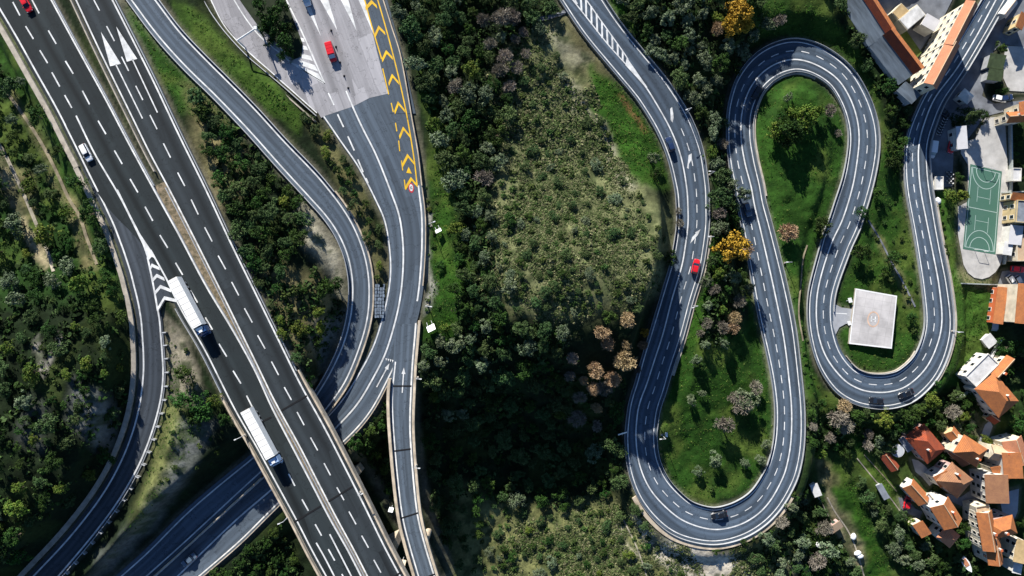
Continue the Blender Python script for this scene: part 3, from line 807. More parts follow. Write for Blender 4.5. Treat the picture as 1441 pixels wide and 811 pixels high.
pad('village_street', [(1372, 658), (1376, 700), (1390, 740), (1378, 744), (1362, 716), (1334, 704), (1330, 694), (1352, 700), (1366, 690), (1364, 664)], ZV, 'street')
pad('terrace_pavement', [(1410, 694), (1434, 688), (1432, 720), (1425, 738), (1412, 728), (1408, 708)], ZV, 'yardgrey')
pad('driveway_pavement', [(1264, 700), (1276, 702), (1288, 716), (1298, 720), (1294, 730), (1276, 722), (1268, 716)], ZV, 'street')
pad('parking_pavement', [(1410, 382), (1460, 376), (1460, 402), (1404, 402)], ZV + 1, 'street')
pad('courtyard_pavement', [(1222, -20), (1300, -20), (1350, -20), (1330, 20), (1296, 70), (1282, 104), (1262, 60)], ZT + 2.5, 'street')
pad('lower_lane', [(1386, 598), (1393, 592), (1397, 600), (1392, 614), (1386, 624), (1378, 620)], ZV, 'yardgrey')

# ground colours by what grows or lies there
gpx = np.stack(to_px(gp[:, 0], gp[:, 1], height), 1)
wob = np.c_[(vnoise(gp, 7, 11) - 0.5), (vnoise(gp, 7, 12) - 0.5)] * 26
gw = gpx + wob
GRASS = (0.023, 0.066, 0.007); GRASS2 = (0.042, 0.082, 0.011); DRY = (0.21, 0.18, 0.085); ROCK = (0.36, 0.33, 0.29); SOIL = (0.17, 0.12, 0.075); SCRUB = (0.13, 0.138, 0.062); LITTER = (0.009, 0.016, 0.006); GREYROCK = (0.15, 0.155, 0.145)
gcol = np.tile(np.array(LITTER), (len(gp), 1))
GR = [
    ([(-90, -40), (60, 60), (120, 240), (170, 360), (170, 430), (60, 420), (-90, 430)], (0.015, 0.040, 0.007), 20, 1),
    ([(20, 130), (50, 160), (88, 240), (125, 330), (136, 372), (120, 372), (80, 260), (40, 180), (8, 128)], DRY, 8, .85),
    ([(0, 205), (20, 250), (45, 310), (74, 380), (64, 380), (30, 310), (8, 262), (-10, 230)], (0.30, 0.25, 0.15), 4, .9),
    ([(18, 238), (50, 250), (52, 300), (36, 300)], DRY, 12, .8),
    ([(0, 60), (30, 110), (60, 160), (90, 220), (120, 270), (140, 320), (160, 390), (150, 390), (120, 320), (70, 230), (20, 130), (-10, 80)], GRASS, 8, .7),
    ([(108, 530), (130, 545), (160, 580), (150, 640), (130, 620), (100, 590)], GREYROCK, 12, .9),
    ([(40, 560), (70, 580), (60, 640), (30, 620)], GREYROCK, 16, .5),
    ([(55, 470), (62, 500), (64, 520), (56, 520), (52, 480)], ROCK, 4, .8), ([(78, 470), (84, 478), (70, 520), (62, 530)], ROCK, 4, .7),
    ([(228, 560), (260, 570), (272, 640), (235, 690), (200, 740), (180, 745), (210, 660)], (0.13, 0.14, 0.05), 10, .95),
    ([(262, 590), (300, 600), (250, 690), (180, 770), (120, 820), (150, 780), (220, 700)], GREYROCK, 14, .9),
    ([(236, 440), (262, 480), (282, 530), (290, 570), (248, 560), (236, 500)], (0.25, 0.22, 0.16), 8, .9),
    ([(196, 0), (240, 60), (300, 140), (340, 180), (300, 170), (250, 160), (215, 90), (180, 20)], GRASS, 10, 1),
    ([(255, 120), (300, 145), (340, 210), (350, 260), (310, 300), (275, 210)], DRY, 14, .8),
    ([(420, 285), (460, 320), (482, 370), (488, 420), (470, 400), (430, 340)], (0.34, 0.31, 0.23), 12, .9),
    ([(360, 350), (420, 380), (470, 400), (480, 470), (440, 500), (400, 460)], DRY, 16, .6),
    ([(440, 450), (485, 440), (480, 480), (455, 515)], GREYROCK, 10, .6),
    ([(246, 0), (290, 20), (330, 70), (380, 120), (430, 160), (420, 190), (360, 145), (300, 85), (250, 30)], GRASS2, 6, 1),
    ([(430, 160), (470, 200), (510, 270), (545, 380), (525, 400), (470, 250)], (0.14, 0.13, 0.055), 10, .8),
    ([(590, 60), (606, 200), (610, 300), (604, 420), (596, 480), (640, 480), (660, 400), (640, 290), (620, 200), (600, 80)], GRASS, 12, 1),
    ([(596, 300), (606, 300), (606, 430), (596, 440)], (0.3, 0.29, 0.24), 3, .8),
    ([(700, 90), (790, 30), (830, 120), (880, 220), (940, 300), (945, 400), (860, 440), (760, 450), (680, 430), (690, 300), (720, 200)], SCRUB, 22, 1),
    ([(745, 20), (800, 20), (880, 130), (930, 240), (900, 250), (820, 130), (790, 70)], DRY, 10, .35),
    ([(790, 110), (830, 140), (870, 230), (890, 270), (868, 260), (820, 170)], (0.38, 0.34, 0.26), 10, .75),
    ([(760, 40), (800, 60), (830, 90), (800, 100)], (0.30, 0.28, 0.22), 10, .4),
    ([(828, 95), (868, 115), (905, 160), (935, 215), (945, 260), (900, 270), (860, 200), (832, 140)], GRASS, 7, 1),
    ([(872, 135), (880, 135), (914, 190), (908, 192)], (0.16, 0.075, 0.035), 3, .9),
    ([(640, 690), (760, 720), (860, 700), (905, 740), (960, 775), (1030, 785), (1100, 740), (1120, 830), (640, 830)], (0.15, 0.155, 0.06), 20, 1),
    ([(895, 725), (940, 752), (990, 770), (1060, 785), (1050, 830), (960, 830), (925, 790)], (0.46, 0.41, 0.33), 8, .95),
    ([(860, 720), (880, 740), (910, 800), (895, 800), (868, 750)], (0.4, 0.36, 0.27), 5, .6),
    ([(852, 0), (880, 50), (912, 90), (918, 70), (885, 20), (870, -20)], GRASS, 4, 1),
    ([(975, 180), (1000, 240), (1004, 300), (996, 380), (950, 520), (930, 590), (950, 600), (985, 480), (1015, 380), (1008, 260)], GRASS, 6, 1),
    ([(930, 550), (990, 480), (1040, 470), (1070, 430), (1092, 540), (1090, 630), (1060, 690), (1000, 715), (950, 695), (925, 640)], (0.016, 0.048, 0.006), 8, 1),
    ([(1040, 300), (1080, 500), (1066, 500), (1046, 380)], GRASS, 5, 1),
    ([(1060, 120), (1120, 100), (1180, 140), (1196, 200), (1180, 280), (1130, 420), (1140, 540), (1120, 640), (1130, 640), (1126, 520), (1080, 300), (1060, 230)], (0.022, 0.062, 0.008), 8, 1),
    ([(1130, 440), (1150, 540), (1200, 590), (1150, 600), (1128, 560)], GRASS, 8, .9),
    ([(1060, 0), (1150, 0), (1200, 60), (1240, 130), (1252, 200), (1230, 160), (1180, 80), (1110, 50), (1060, 60)], (0.03, 0.068, 0.010), 10, .9),
    ([(1236, 200), (1272, 200), (1276, 290), (1300, 400), (1304, 480), (1270, 520), (1220, 525), (1180, 490), (1175, 430), (1200, 360), (1226, 270)], (0.020, 0.055, 0.007), 8, 1),
    ([(1222, 310), (1234, 320), (1260, 370), (1290, 430), (1280, 430), (1246, 370)], DRY, 4, .5),
    ([(1310, 268), (1345, 276), (1350, 380), (1400, 400), (1402, 440), (1380, 500), (1345, 540), (1310, 560), (1336, 480), (1338, 420)], (0.040, 0.095, 0.013), 6, 1),
    ([(1352, 380), (1408, 380), (1404, 402), (1350, 398)], (0.2, 0.19, 0.09), 5, .9),
    ([(1130, 560), (1300, 580), (1460, 520), (1460, 830), (1120, 830), (1120, 680)], (0.020, 0.040, 0.010), 15, 1),
    ([(1178, 600), (1200, 600), (1230, 650), (1300, 740), (1280, 740), (1210, 660)], GRASS, 5, 1),
    ([(1176, 640), (1200, 690), (1250, 790), (1262, 830), (1230, 830), (1190, 730), (1160, 670)], GRASS, 6, 1),
    ([(1148, 648), (1168, 658), (1182, 680), (1164, 690), (1146, 680)], DRY, 5, .8),
    ([(1160, 690), (1190, 720), (1220, 790), (1208, 800), (1180, 740), (1156, 705)], (0.2, 0.17, 0.1), 6, .8),
    ([(1100, 700), (1124, 700), (1130, 720), (1104, 730)], DRY, 5, .8),
    ([(1330, 570), (1376, 575), (1384, 620), (1360, 620)], (0.19, 0.18, 0.1), 8, .8),
    ([(1250, 690), (1290, 700), (1300, 730), (1260, 720)], GRASS2, 6, .7),
    ([(1255, 40), (1272, 40), (1288, 78), (1276, 84), (1262, 62)], GRASS2, 3, 1),
    ([(1100, 790), (1125, 780), (1140, 800), (1110, 811)], (0.3, 0.26, 0.18), 4, .8),
]
for poly, c, fe, st in GR:
    w = sstep(poly_sd(gw, poly), -fe, fe)[:, None] * st
    gcol = gcol * (1 - w) + np.array(c) * w
# drier, yellower tufts inside the green
greenish = sstep(gcol[:, 1] / (gcol[:, 0] + 1e-4), 1.5, 2.2)
drym = (sstep(vnoise(gp, 9.0, 61, 4), .50, .68) * .55 * greenish)[:, None]
gcol = gcol * (1 - drym) + np.array((0.085, 0.115, 0.022)) * drym
drym = (sstep(vnoise(gp, 5.0, 67, 4), .60, .72) * .6 * greenish)[:, None]
gcol = gcol * (1 - drym) + np.array((0.012, 0.034, 0.006)) * drym
# gravelly verge along the roads
vg = (1 - sstep(road_clear, 0.3, 1.4)) * sstep(road_clear, -3, 0) * (0.35 + 0.5 * vnoise(gp, 4, 21))
gcol = gcol * (1 - vg[:, None] * 0.6) + np.array((0.22, 0.2, 0.15)) * vg[:, None] * 0.6
out_ = sstep(np.maximum(np.abs(gp[:, 0]) - X1 + 4, np.abs(gp[:, 1]) - Y1 + 4), 0, 5)[:, None]
gcol = gcol * (1 - out_) + np.array((0.028, 0.045, 0.013)) * out_
rk_ = (sstep(vnoise(gp, 2.2, 71, 3), .52, .62) * .75 * (1 - greenish) * sstep(gcol.mean(1), .07, .12) * sstep(road_clear, 1.5, 3))[:, None]
gcol = gcol * (1 - rk_) + np.array((0.03, 0.045, 0.016)) * rk_
gcol *= (0.75 + 0.5 * vnoise(gp, 3.0, 33, 3))[:, None]

sl_ = sstep(poly_sd(gw, [(690, 90), (790, 30), (830, 120), (880, 220), (940, 300), (945, 400), (860, 440), (760, 450), (680, 430), (690, 300), (720, 200)]), -10, 25)
st_ = np.c_[(gp[:, 0] * .83 + gp[:, 1] * .55), (-gp[:, 0] * .55 + gp[:, 1] * .83) * .2]
height += sl_ * sstep(road_clear, 2.0, 8.0) * (vnoise(st_, 3.2, 91, 3) - .5) * 2.2
# a little relief: rough ground away from the roads
rough = sstep(road_clear, 1.0, 4.0)
height += rough * (vnoise(gp, 1.6, 41, 2) - 0.5) * 0.55
ny, nx = GX.shape
tv = np.c_[gp, height]
ii = np.arange(ny * nx).reshape(ny, nx)
fq = np.stack([ii[:-1, :-1], ii[:-1, 1:], ii[1:, 1:], ii[1:, :-1]], -1).reshape(-1, 4)
me = bpy.data.meshes.new('ground')
me.vertices.add(len(tv)); me.vertices.foreach_set('co', tv.astype(np.float32).ravel())
me.loops.add(fq.size); me.loops.foreach_set('vertex_index', fq.ravel().astype(np.int32))
me.polygons.add(len(fq)); me.polygons.foreach_set('loop_start', np.arange(0, fq.size, 4, dtype=np.int32)); me.polygons.foreach_set('loop_total', np.full(len(fq), 4, np.int32))
me.polygons.foreach_set('use_smooth', np.ones(len(fq), bool))
me.update(calc_edges=True)
at = me.attributes.new('ground_colour', 'FLOAT_COLOR', 'POINT')
cc = np.ones((len(tv), 4), np.float32); cc[:, :3] = np.clip(gcol, 0.003, 0.8); at.data.foreach_set('color', cc.ravel())
M['ground'] = attr_mat('grass rock and soil', 'ground_colour', 0.5, 0.9, 0.5)
me.materials.append(M['ground'])
ground = structure('ground', me)

HG = height.reshape(ny, nx); RG = road_clear.reshape(ny, nx); CG = gcol.reshape(ny, nx, 3)
def grid_at(G, x, y):
    x = np.clip(x, axx[0], axx[-1] - 1e-3); y = np.clip(y, axy[0], axy[-1] - 1e-3)
    i = np.clip(np.searchsorted(axx, x, 'right') - 1, 0, nx - 2); j = np.clip(np.searchsorted(axy, y, 'right') - 1, 0, ny - 2)
    fx = (x - axx[i]) / (axx[i + 1] - axx[i]); fy = (y - axy[j]) / (axy[j + 1] - axy[j])
    if G.ndim == 3: fx = np.asarray(fx)[..., None]; fy = np.asarray(fy)[..., None]
    return (G[j, i] * (1 - fx) + G[j, i + 1] * fx) * (1 - fy) + (G[j + 1, i] * (1 - fx) + G[j + 1, i + 1] * fx) * fy
def on_ground(px, py, lift=0.0):
    """ground point whose height + lift shows at photo pixel (px,py)"""
    z = 0.0
    for _ in range(6):
        x, y, _z = P(px, py, z + lift)
        z = float(grid_at(HG, x, y))
    return x, y, z

def path_px(name, pts, w, mt, lift=.12):
    c = dense(pts, 3); t = np.gradient(c, axis=0); t /= np.linalg.norm(t, axis=1)[:, None]; n_ = np.c_[-t[:, 1], t[:, 0]] * w / 2
    v = []
    for p, q in zip(c, n_):
        za = max(on_ground(*(p + q))[2], on_ground(*(p - q))[2], on_ground(*p)[2]) + lift
        v += [P(*(p + q), za), P(*(p - q), za)]
    structure(name, new_mesh(name, v, [[2 * i, 2 * i + 1, 2 * i + 3, 2 * i + 2] for i in range(len(c) - 1)], M[mt], True))
M['dirt'] = mat('trodden earth', (0.24, 0.20, 0.13), .95, .5, .5, 'world', bump=.4)
M['dirtpale'] = mat('pale gravel track', (0.34, 0.30, 0.23), .95, .5, .6, 'world', bump=.4)
path_px('dirt_track', [(-12, 190), (4, 212), (18, 240), (34, 275), (52, 318), (66, 352), (75, 382)], 5, 'dirtpale')
path_px('dirt_track', [(2, 120), (30, 158), (56, 198), (76, 235), (96, 278), (112, 305), (122, 335), (136, 372)], 4.5, 'dirt')
path_px('garden_path', [(1146, 690), (1160, 715), (1176, 745)], 1.6, 'dirtpale')
path_px('garden_path', [(1164, 700), (1176, 722), (1192, 745), (1203, 768), (1216, 811)], 2.0, 'dirtpale')
path_px('garden_path', [(1206, 645), (1228, 672), (1252, 700), (1276, 732)], 1.6, 'dirtpale')
path_px('garden_path', [(1216, 640), (1238, 664), (1262, 692)], 1.2, 'dirt')
path_px('footpath', [(870, 718), (884, 745), (898, 775), (910, 811)], 1.8, 'dirtpale')
path_px('footpath', [(1136, 345), (1130, 365), (1127, 400), (1124, 440), (1130, 480)], 2.2, 'dirt')
path_px('drainage_channel', [(1222, 310), (1240, 340), (1256, 372), (1270, 396), (1288, 432)], 2.4, 'street')
# ------------------------------------------------------------------ bridges, walls, guard rails
Mb = M['concrete2']
def bar(r, name, oa, ob, z0, z1, mt, a=None, b=None, parent=None):
    return link(name, r.slab_mesh(name, oa, ob, z0, z1, M[mt] if isinstance(mt, str) else mt, a, b), parent)

vb = thing('motorway_bridge', 'wide twin deck concrete motorway bridge crossing diagonally over the two ramps', 'bridge', (0, 0, 0))
bar(L, 'deck', ('A', 8), ('B', 1.5), -1.9, -0.06, 'concrete', a=(362, 578), parent=vb)
bar(RR, 'deck', ('A', 1.5), ('B', 9), -1.9, -0.06, 'concrete', a=(405, 553), parent=vb)
bar(L, 'parapet', ('A', 5.5), ('A', 8), -0.1, 0.95, 'concrete2', a=(340, 540), parent=vb)
bar(RR, 'parapet', ('B', 7), ('B', 9.5), -0.1, 0.95, 'concrete2', a=(395, 535), parent=vb)
for r_, x, y in ((L, 330, 690), (L, 420, 700), (RR, 448, 700), (L, 452, 800), (RR, 520, 800), (RR, 400, 570), (L, 352, 590)):
    i = r_.at(x, y); wx, wy, wz = P(*r_.C[i], r_.Z[i])
    gz_ = float(grid_at(HG, wx, wy))
    MB().box((0, 0, (gz_ - 1 + wz - 1.9) / 2), (2.2, 7.0, wz - 1.9 - gz_ + 1), math.atan2(-r_.T[i][1], r_.T[i][0])).build('pier', Mb, vb).location = (wx, wy, 0)
cb = thing('slip_road_bridge', 'narrow concrete bridge carrying the single lane slip road over the dark valley', 'bridge')
bar(C, 'deck', ('A', 5), ('B', 5), -1.6, -0.06, 'concrete', a=(567, 535), parent=cb)
bar(C, 'parapet', ('A', 3.4), ('A', 7.4), -0.2, 0.9, 'concrete2', a=(567, 535), parent=cb)
bar(C, 'parapet', ('B', 3.4), ('B', 7.0), -0.2, 0.9, 'concrete2', a=(573, 450), parent=cb)
for x, y in ((566, 590), (570, 690), (592, 780)):
    i = C.at(x, y); wx, wy, wz = P(*C.C[i], C.Z[i]); gz_ = float(grid_at(HG, wx, wy))
    MB().cyl((0, 0, gz_ - 1), (0, 0, wz - 1.5), 1.0, n=14).build('pier', Mb, cb).location = (wx, wy, 0)

def rail(r, label, oa, w=0.9, z0=-0.05, z1=0.75, a=None, b=None, kerb=0.0, name='guardrail', cat='guard rail', mt='steel'):
    me = r.slab_mesh(name, (oa[0], oa[1] - w / 2) if isinstance(oa, tuple) else oa - w / 2, (oa[0], oa[1] + w / 2) if isinstance(oa, tuple) else oa + w / 2, z0, z1, M[mt], a, b)
    return tag(link(name, me), label, cat)

# motorway edges
wl = structure('motorway_wall_strip', L.slab_mesh('motorway_wall_strip', ('A', 9), ('A', 16), -1.2, 0.35, M['concrete'], None, (118, 232)))
del wl['kind']; wl.name = 'retaining_wall'; tag(wl, 'pale concrete wall along the outer edge of the motorway beside the white car', 'wall')
we = tag(link('retaining_wall', E.slab_mesh('retaining_wall', ('A', 10), ('A', 16.5), -1.2, 0.35, M['concrete'], (124, 226), None)), 'long curved concrete wall following the outer edge of the exit ramp', 'wall')
rail(L, 'steel rail between motorway and the shrub filled gap in its upper part', ('B', 4.0), 1.0, a=None, b=(196, 275))
rail(RR, 'steel rail on the inner side of the far carriageway above the median', ('A', 5.5), 1.6, z0=-0.1, z1=0.8, b=(226, 240), mt='concrete')
rail(RR, 'steel rail along the outer edge of the far carriageway above the grass bank', ('B', 5.0), 0.8, b=(395, 535))
rail(L, 'steel rail on the outer edge of the motorway between exit ramp nose and bridge', ('A', 5.5), 0.8, a=(258, 430), b=(336, 540))
# median between the carriageways
def between(name, ra, oa, rb, ob, dz, mt, a, b):
    i0, i1 = ra.span(*a)
    pa = ra.pts(oa, i0, i1); pb_all = rb.pts(ob)
    _, k = near(pa, pb_all)
    v = []
    for p, j, zz in zip(pa, k, ra.Z[i0:i1]):
        v += [P(p[0], p[1], zz + dz), P(pb_all[j][0], pb_all[j][1], zz + dz)]
    return link(name, new_mesh(name, v, [[2 * i, 2 * i + 1, 2 * i + 3, 2 * i + 2] for i in range(len(pa) - 1)], M[mt]))
tag(between('median_ground', L, ('B', 1.2), RR, ('A', 1.2), 0.03, 'median', ((215, 262), None), None), kind='structure')
rail(L, 'steel rail on the near side of the rusty gravel median', ('B', 2.6), 0.7, a=(215, 262))
rail(RR, 'steel rail on the far side of the rusty gravel median', ('A', 2.6), 0.7, a=(238, 262))
# exit ramp inner rail, its bright posts show one by one
er = thing('guardrail', 'steel rail with bright single posts on the inner curve of the exit ramp', 'guard rail')
bar(E, 'rail', ('B', 4.8), ('B', 5.5), 0.5, 0.85, 'steel', a=(226, 470), parent=er)
i0, i1 = E.span((226, 470), None); last = -9; pm_ = MB().box((0, 0, 0.3), (1.0, 0.28, 1.2)).mesh('post', M['steel'])
for j in range(i0, i1):
    if E.M[j] - last < 3.1: continue
    last = E.M[j]; q = E.pts(('B', 7.0))[j]
    o = link('post', pm_, er); o.location = P(q[0], q[1], E.Z[j]); o.rotation_euler = (0, 0, math.atan2(-E.N[j][1], E.N[j][0]))
# curved ramp and toll ramp
rail(A, 'pale kerb wall on the upper outer side of the curved ramp beside the stone slope', ('B', 6.5), 2.0, -0.3, 0.5, a=(470, 272), b=(446, 590), mt='concrete2', name='kerb_wall', cat='wall')
rail(A, 'steel rail on the hillside edge of the curved ramp along the dark trees', ('A', 5.2), 0.8, b=(420, 600))
rail(A, 'steel rail on the upper outer edge of the curved ramp below the grass slope', ('B', 5.0), 0.8, b=(470, 272))
rail(A, 'double rail coloured sunlit pale separating the two ramps after they pass under the motorway', ('B', 7.0), 1.8, -0.1, 1.0, a=(367, 668), b=None, mt='concrete2')  # warm pale colour imitates light caught by the rails
rail(B, 'pale barrier rail on the outer edge of the toll ramp below the bridge', ('B', 4.0), 1.1, -0.1, 0.8, a=(545, 530), mt='concrete2', name='barrier', cat='barrier')
rail(B, 'pale concrete barrier on the valley side of the toll ramp beside the grass strip', ('B', 5.5), 1.2, -0.2, 0.8, a=(552, 262), b=(566, 400), mt='concrete2', name='barrier', cat='barrier')
bp = MB()
def wall_px(name, pts, w, zf, z0, z1, mt, label, cat):
    c = dense(pts, 4); t = np.gradient(c, axis=0); t /= np.linalg.norm(t, axis=1)[:, None]; n = np.c_[-t[:, 1], t[:, 0]] * w / 2
    k = MB(); v = []
    for p, q in zip(c, n):
        z = zf(*p)
        a = P(*(p + q), z); b = P(*(p - q), z)
        v.append([(a[0], a[1], z + z0), (b[0], b[1], z + z0), (b[0], b[1], z + z1), (a[0], a[1], z + z1)])
    k.loft(v)
    return tag(k.build(name, M[mt]), label, cat)
wall_px('barrier', [(533, -20), (539.5, 0), (552, 40), (565, 83), (580, 167), (588.5, 215), (594, 262)], 1.5, flat(ZP), -0.2, 0.85, 'concrete2', 'pale barrier along the yellow chevron lane above the dark trees', 'barrier')
wall_px('kerb_wall', [(272, -20), (281, 0), (296, 26), (314, 50), (342, 80), (366, 101), (400, 132), (445, 172)], 1.8, flat(ZP), -0.6, 0.7, 'concrete', 'pale wall along the grass bank below the toll plaza slip lane', 'wall')
wall_px('guardrail', [(277, -20), (287, 0), (302, 25), (321, 50), (347, 78), (370, 98), (402, 125), (446, 164)], 1.0, flat(ZP), -0.1, 0.8, 'steel', 'steel rail just inside the pale wall of the toll plaza slip lane', 'guard rail')
tag(link('median_strip_ground', poly_mesh('median_strip_ground', [[(285, -20), (291, 0), (308, 32), (329, 59), (352, 82), (376, 102), (372, 101), (345, 79), (320, 51), (300, 25), (279, -20)]], flat(ZP), 0.06, M['median'])), kind='structure')
# hill road
rail(D, 'steel rail along the outer edge of the winding hill road', ('A', 4.6), 0.4)
rail(D, 'steel rail along the inner edge of the winding hill road', ('B', 4.6), 0.4, b=(1181, 440))
rail(D, 'steel rail on the inner side of the hill road from helipad to courtyard building', ('B', 4.6), 0.4, a=(1190, 520))
tag(link('retaining_wall', D.slab_mesh('retaining_wall', ('A', 5.4), ('A', 12.0), -4.0, 0.25, M['concrete2'], (912, 686), (1098, 690))), 'broad pale concrete ledge round the outside of the lower hairpin', 'wall')
tag(link('verge_kerb', D.slab_mesh('verge_kerb', ('B', 5.5), ('B', 9.5), -0.3, 0.25, M['concrete'], (978, 330), (922, 520))), 'narrow pale concrete verge strip beside the red hatchback on the hill road', 'wall')
tag(link('kerb_wall', D.slab_mesh('kerb_wall', ('A', 5.2), ('A', 8.0), -0.4, 0.3, M['concrete'], (1060, 280), (1155, 95))), 'pale kerb wall on the inside of the upper hairpin', 'wall')
tag(link('kerb_wall', D.slab_mesh('kerb_wall', ('B', 5.2), ('B', 6.3), -0.4, 0.3, M['concrete'], (1180, 510), (1300, 500))), 'pale kerb wall on the inside of the road loop around the helipad', 'wall')
tag(link('kerb_wall', D.slab_mesh('kerb_wall', ('A', 5.4), ('A', 8.2), -0.4, 0.5, M['concrete'], (1290, 520), (1300, 290))), 'pale kerb wall outside the helipad loop beside the grass strip', 'wall')

# stone slope between the ramps
st = MB(); rng = random.Random(4)
for r_ in range(10):
    for c_ in range(4):
        px, py = 529.5 + c_ * 3.5 + rng.uniform(-.4, .4) - r_ * 0.1, 402 + r_ * 4.8
        x, y, z = P(px, py, 10.6 + (c_ - 1.5) * -0.15)
        st.box((x, y, z - 0.5), (0.58 + rng.uniform(-.1, .04), 0.82 + rng.uniform(-.12, .04), 1.6 + rng.uniform(-.15, .25)), rng.uniform(-.06, .06))
tag(st.build('stone_wall', M['stone']), 'blue grey block stone wall wedged between the curved ramp and toll ramp', 'wall')

# culvert and path by the top of the hill road
tag(link('footpath', poly_mesh('footpath', [[(740, 27), (770, 22), (788, 17), (797, 12), (800, 17), (790, 22), (770, 28), (742, 33)]], lambda x, y: float(grid_at(HG, *P(x, y, 5)[:2])) , 0.25, M['street'])), kind='structure')

# helipad
hc = np.array([(1204.0, 406.0), (1262.5, 416.5), (1255.0, 491.0), (1195.0, 484.0)])
hp = thing('helipad', 'white concrete helipad platform with letter H beside the road loop', 'helipad')
M['pad'] = mat('pale helipad concrete', (0.54, 0.51, 0.49), 0.85, 0.4, 0.13, 'world', spec=0.2)
nt = M['pad'].node_tree; b_ = nt.nodes['Principled BSDF']; lk = b_.inputs['Base Color'].links[0].from_socket
mp_ = N(nt, 'ShaderNodeMapping'); mp_.inputs['Rotation'].default_value = (0, 0, R(10)); nt.links.new(coords(nt, 'world'), mp_.inputs[0])
bk = N(nt, 'ShaderNodeTexBrick', offset=0.0); bk.inputs['Scale'].default_value = 1.0; bk.inputs['Brick Width'].default_value = 2.5; bk.inputs['Row Height'].default_value = 2.5; bk.inputs['Mortar Size'].default_value = 0.07
bk.inputs['Color1'].default_value = (1, 1, 1, 1); bk.inputs['Color2'].default_value = (.88, .88, .89, 1); bk.inputs['Mortar'].default_value = (.6, .6, .6, 1)
nt.links.new(mp_.outputs[0], bk.inputs['Vector'])
nt.links.new(mix(nt, 0.4, lk, bk.outputs[0], 'MULTIPLY'), b_.inputs['Base Color'])
M['padedge'] = mat('white painted edge', (0.75, 0.74, 0.72), 0.8, 0.1, 0.5, 'world')
zt_ = -7.7
def corners(s): 
    m = hc.mean(0); return [tuple(m + (p - m) * s) for p in hc]
k = MB(); lo = [P(x, y, zt_) for x, y in corners(1.0)]
k.loft([[(p[0], p[1], zt_ - 3.0) for p in lo], [(p[0], p[1], zt_) for p in lo]]); k.build('platform', M['concrete'], hp)
link('deck_surface', poly_mesh('deck_surface', [corners(0.965)], flat(zt_), 0.02, M['pad']), hp)
oc, ic = corners(1.0), corners(0.95)
link('edge_border', poly_mesh('edge_border', [[oc[i], oc[(i + 1) % 4], ic[(i + 1) % 4], ic[i]] for i in range(4)], flat(zt_), 0.04, M['padedge']), hp)
M['ringpaint'] = mat('faded orange paint', (0.62, 0.42, 0.30), 0.8, 0.3, 0.6, 'world')
c0 = (1229.0, 449.5)
ro, ri = ell(*c0, 8.6, 11.2, 0.08, 40), ell(*c0, 6.9, 9.2, 0.08, 40)
link('ring_marking', poly_mesh('ring_marking', [[ro[i], ro[(i + 1) % 40], ri[(i + 1) % 40], ri[i]] for i in range(40)], flat(zt_), 0.04, M['ringpaint']), hp)
link('letter_marking', poly_mesh('letter_marking', stroke([(1226.6, 445), (1226, 453.5)], 1.7) + stroke([(1232, 445.6), (1231.4, 454)], 1.7) + stroke([(1226.6, 449.4), (1231.6, 449.9)], 1.4), flat(zt_), 0.06, M['white']), hp)
rp = MB(); a_, b_ = P(1198, 436, ZH), P(1198, 455, ZH); c_, d_ = P(1203, 436, zt_), P(1202, 456, zt_)
rp.add([a_, b_, d_, c_, (c_[0], c_[1], ZH), (d_[0], d_[1], ZH)], [[0, 1, 2, 3], [0, 4, 5, 1], [0, 3, 4], [1, 5, 2], [3, 2, 5, 4]]).build('access_slope', M['yardgrey'], hp)
class HZ:
    z = staticmethod(flat(ZH + 0.06))
acc = [o for o in COL.objects if o.name == 'helipad_access_road'][0]
paint(HZ, 'lane_line', stroke([(1170, 440.5), (1192, 442)], 1.2), parent=acc)
paint(HZ, 'hatch_stripe', sum([stroke([(1172.5, 430 + q * 2.6), (1176.5, 430.6 + q * 2.6)], 1.0) for q in range(4)], []), parent=acc)

# sports court
M['court'] = mat('green court surface', (0.045, 0.115, 0.082), 0.85, 0.35, 0.25, 'world', spec=0.2, col2=(0.065, 0.14, 0.105))
M['courtline'] = mat('pale court line paint', (0.38, 0.48, 0.44), 0.8, 0.1, 1, 'world')
ct = thing('sports_court', 'green sports court with pale goal area lines on bleached paving', 'sports court')
ca, cb_, cc_, cd = [np.array(p) for p in ((1365.5, 231.0), (1410.0, 241.5), (1401.0, 358.5), (1355.0, 350.5))]
def cuv(u, v): 
    return tuple((ca * (1 - u) + cb_ * u) * (1 - v) + (cd * (1 - u) + cc_ * u) * v)
link('playing_surface', poly_mesh('playing_surface', [[tuple(ca), tuple(cb_), tuple(cc_), tuple(cd)]], flat(ZT), 0.09, M['court']), ct)
cl = lambda pts, w=0.8: stroke([cuv(*p) for p in pts], w, 2)
lines = cl([(.05, .03), (.95, .03)]) + cl([(.95, .03), (.95, .97)]) + cl([(.95, .97), (.05, .97)]) + cl([(.05, .97), (.05, .03)]) + cl([(.05, .5), (.95, .5)])
for s_ in (0, 1):
    g_ = lambda u, v: (u, v if s_ == 0 else 1 - v)
    for rr, rv in ((.42, .22), (.30, .14)):
        lines += cl([g_(.5 + rr * math.cos(t), .03 + rv * math.sin(t)) for t in np.linspace(0, math.pi, 14)])
thin = lines
for s_ in (0, 1):
    g_ = lambda u, v: (u, v if s_ == 0 else 1 - v)
    thin += cl([g_(.3, .24), g_(.3, .42)], .5) + cl([g_(.7, .24), g_(.7, .42)], .5) + cl([g_(.3, .36), g_(.7, .36)], .5)
link('line_marking', poly_mesh('line_marking', thin, flat(ZT), 0.112, M['courtline']), ct)
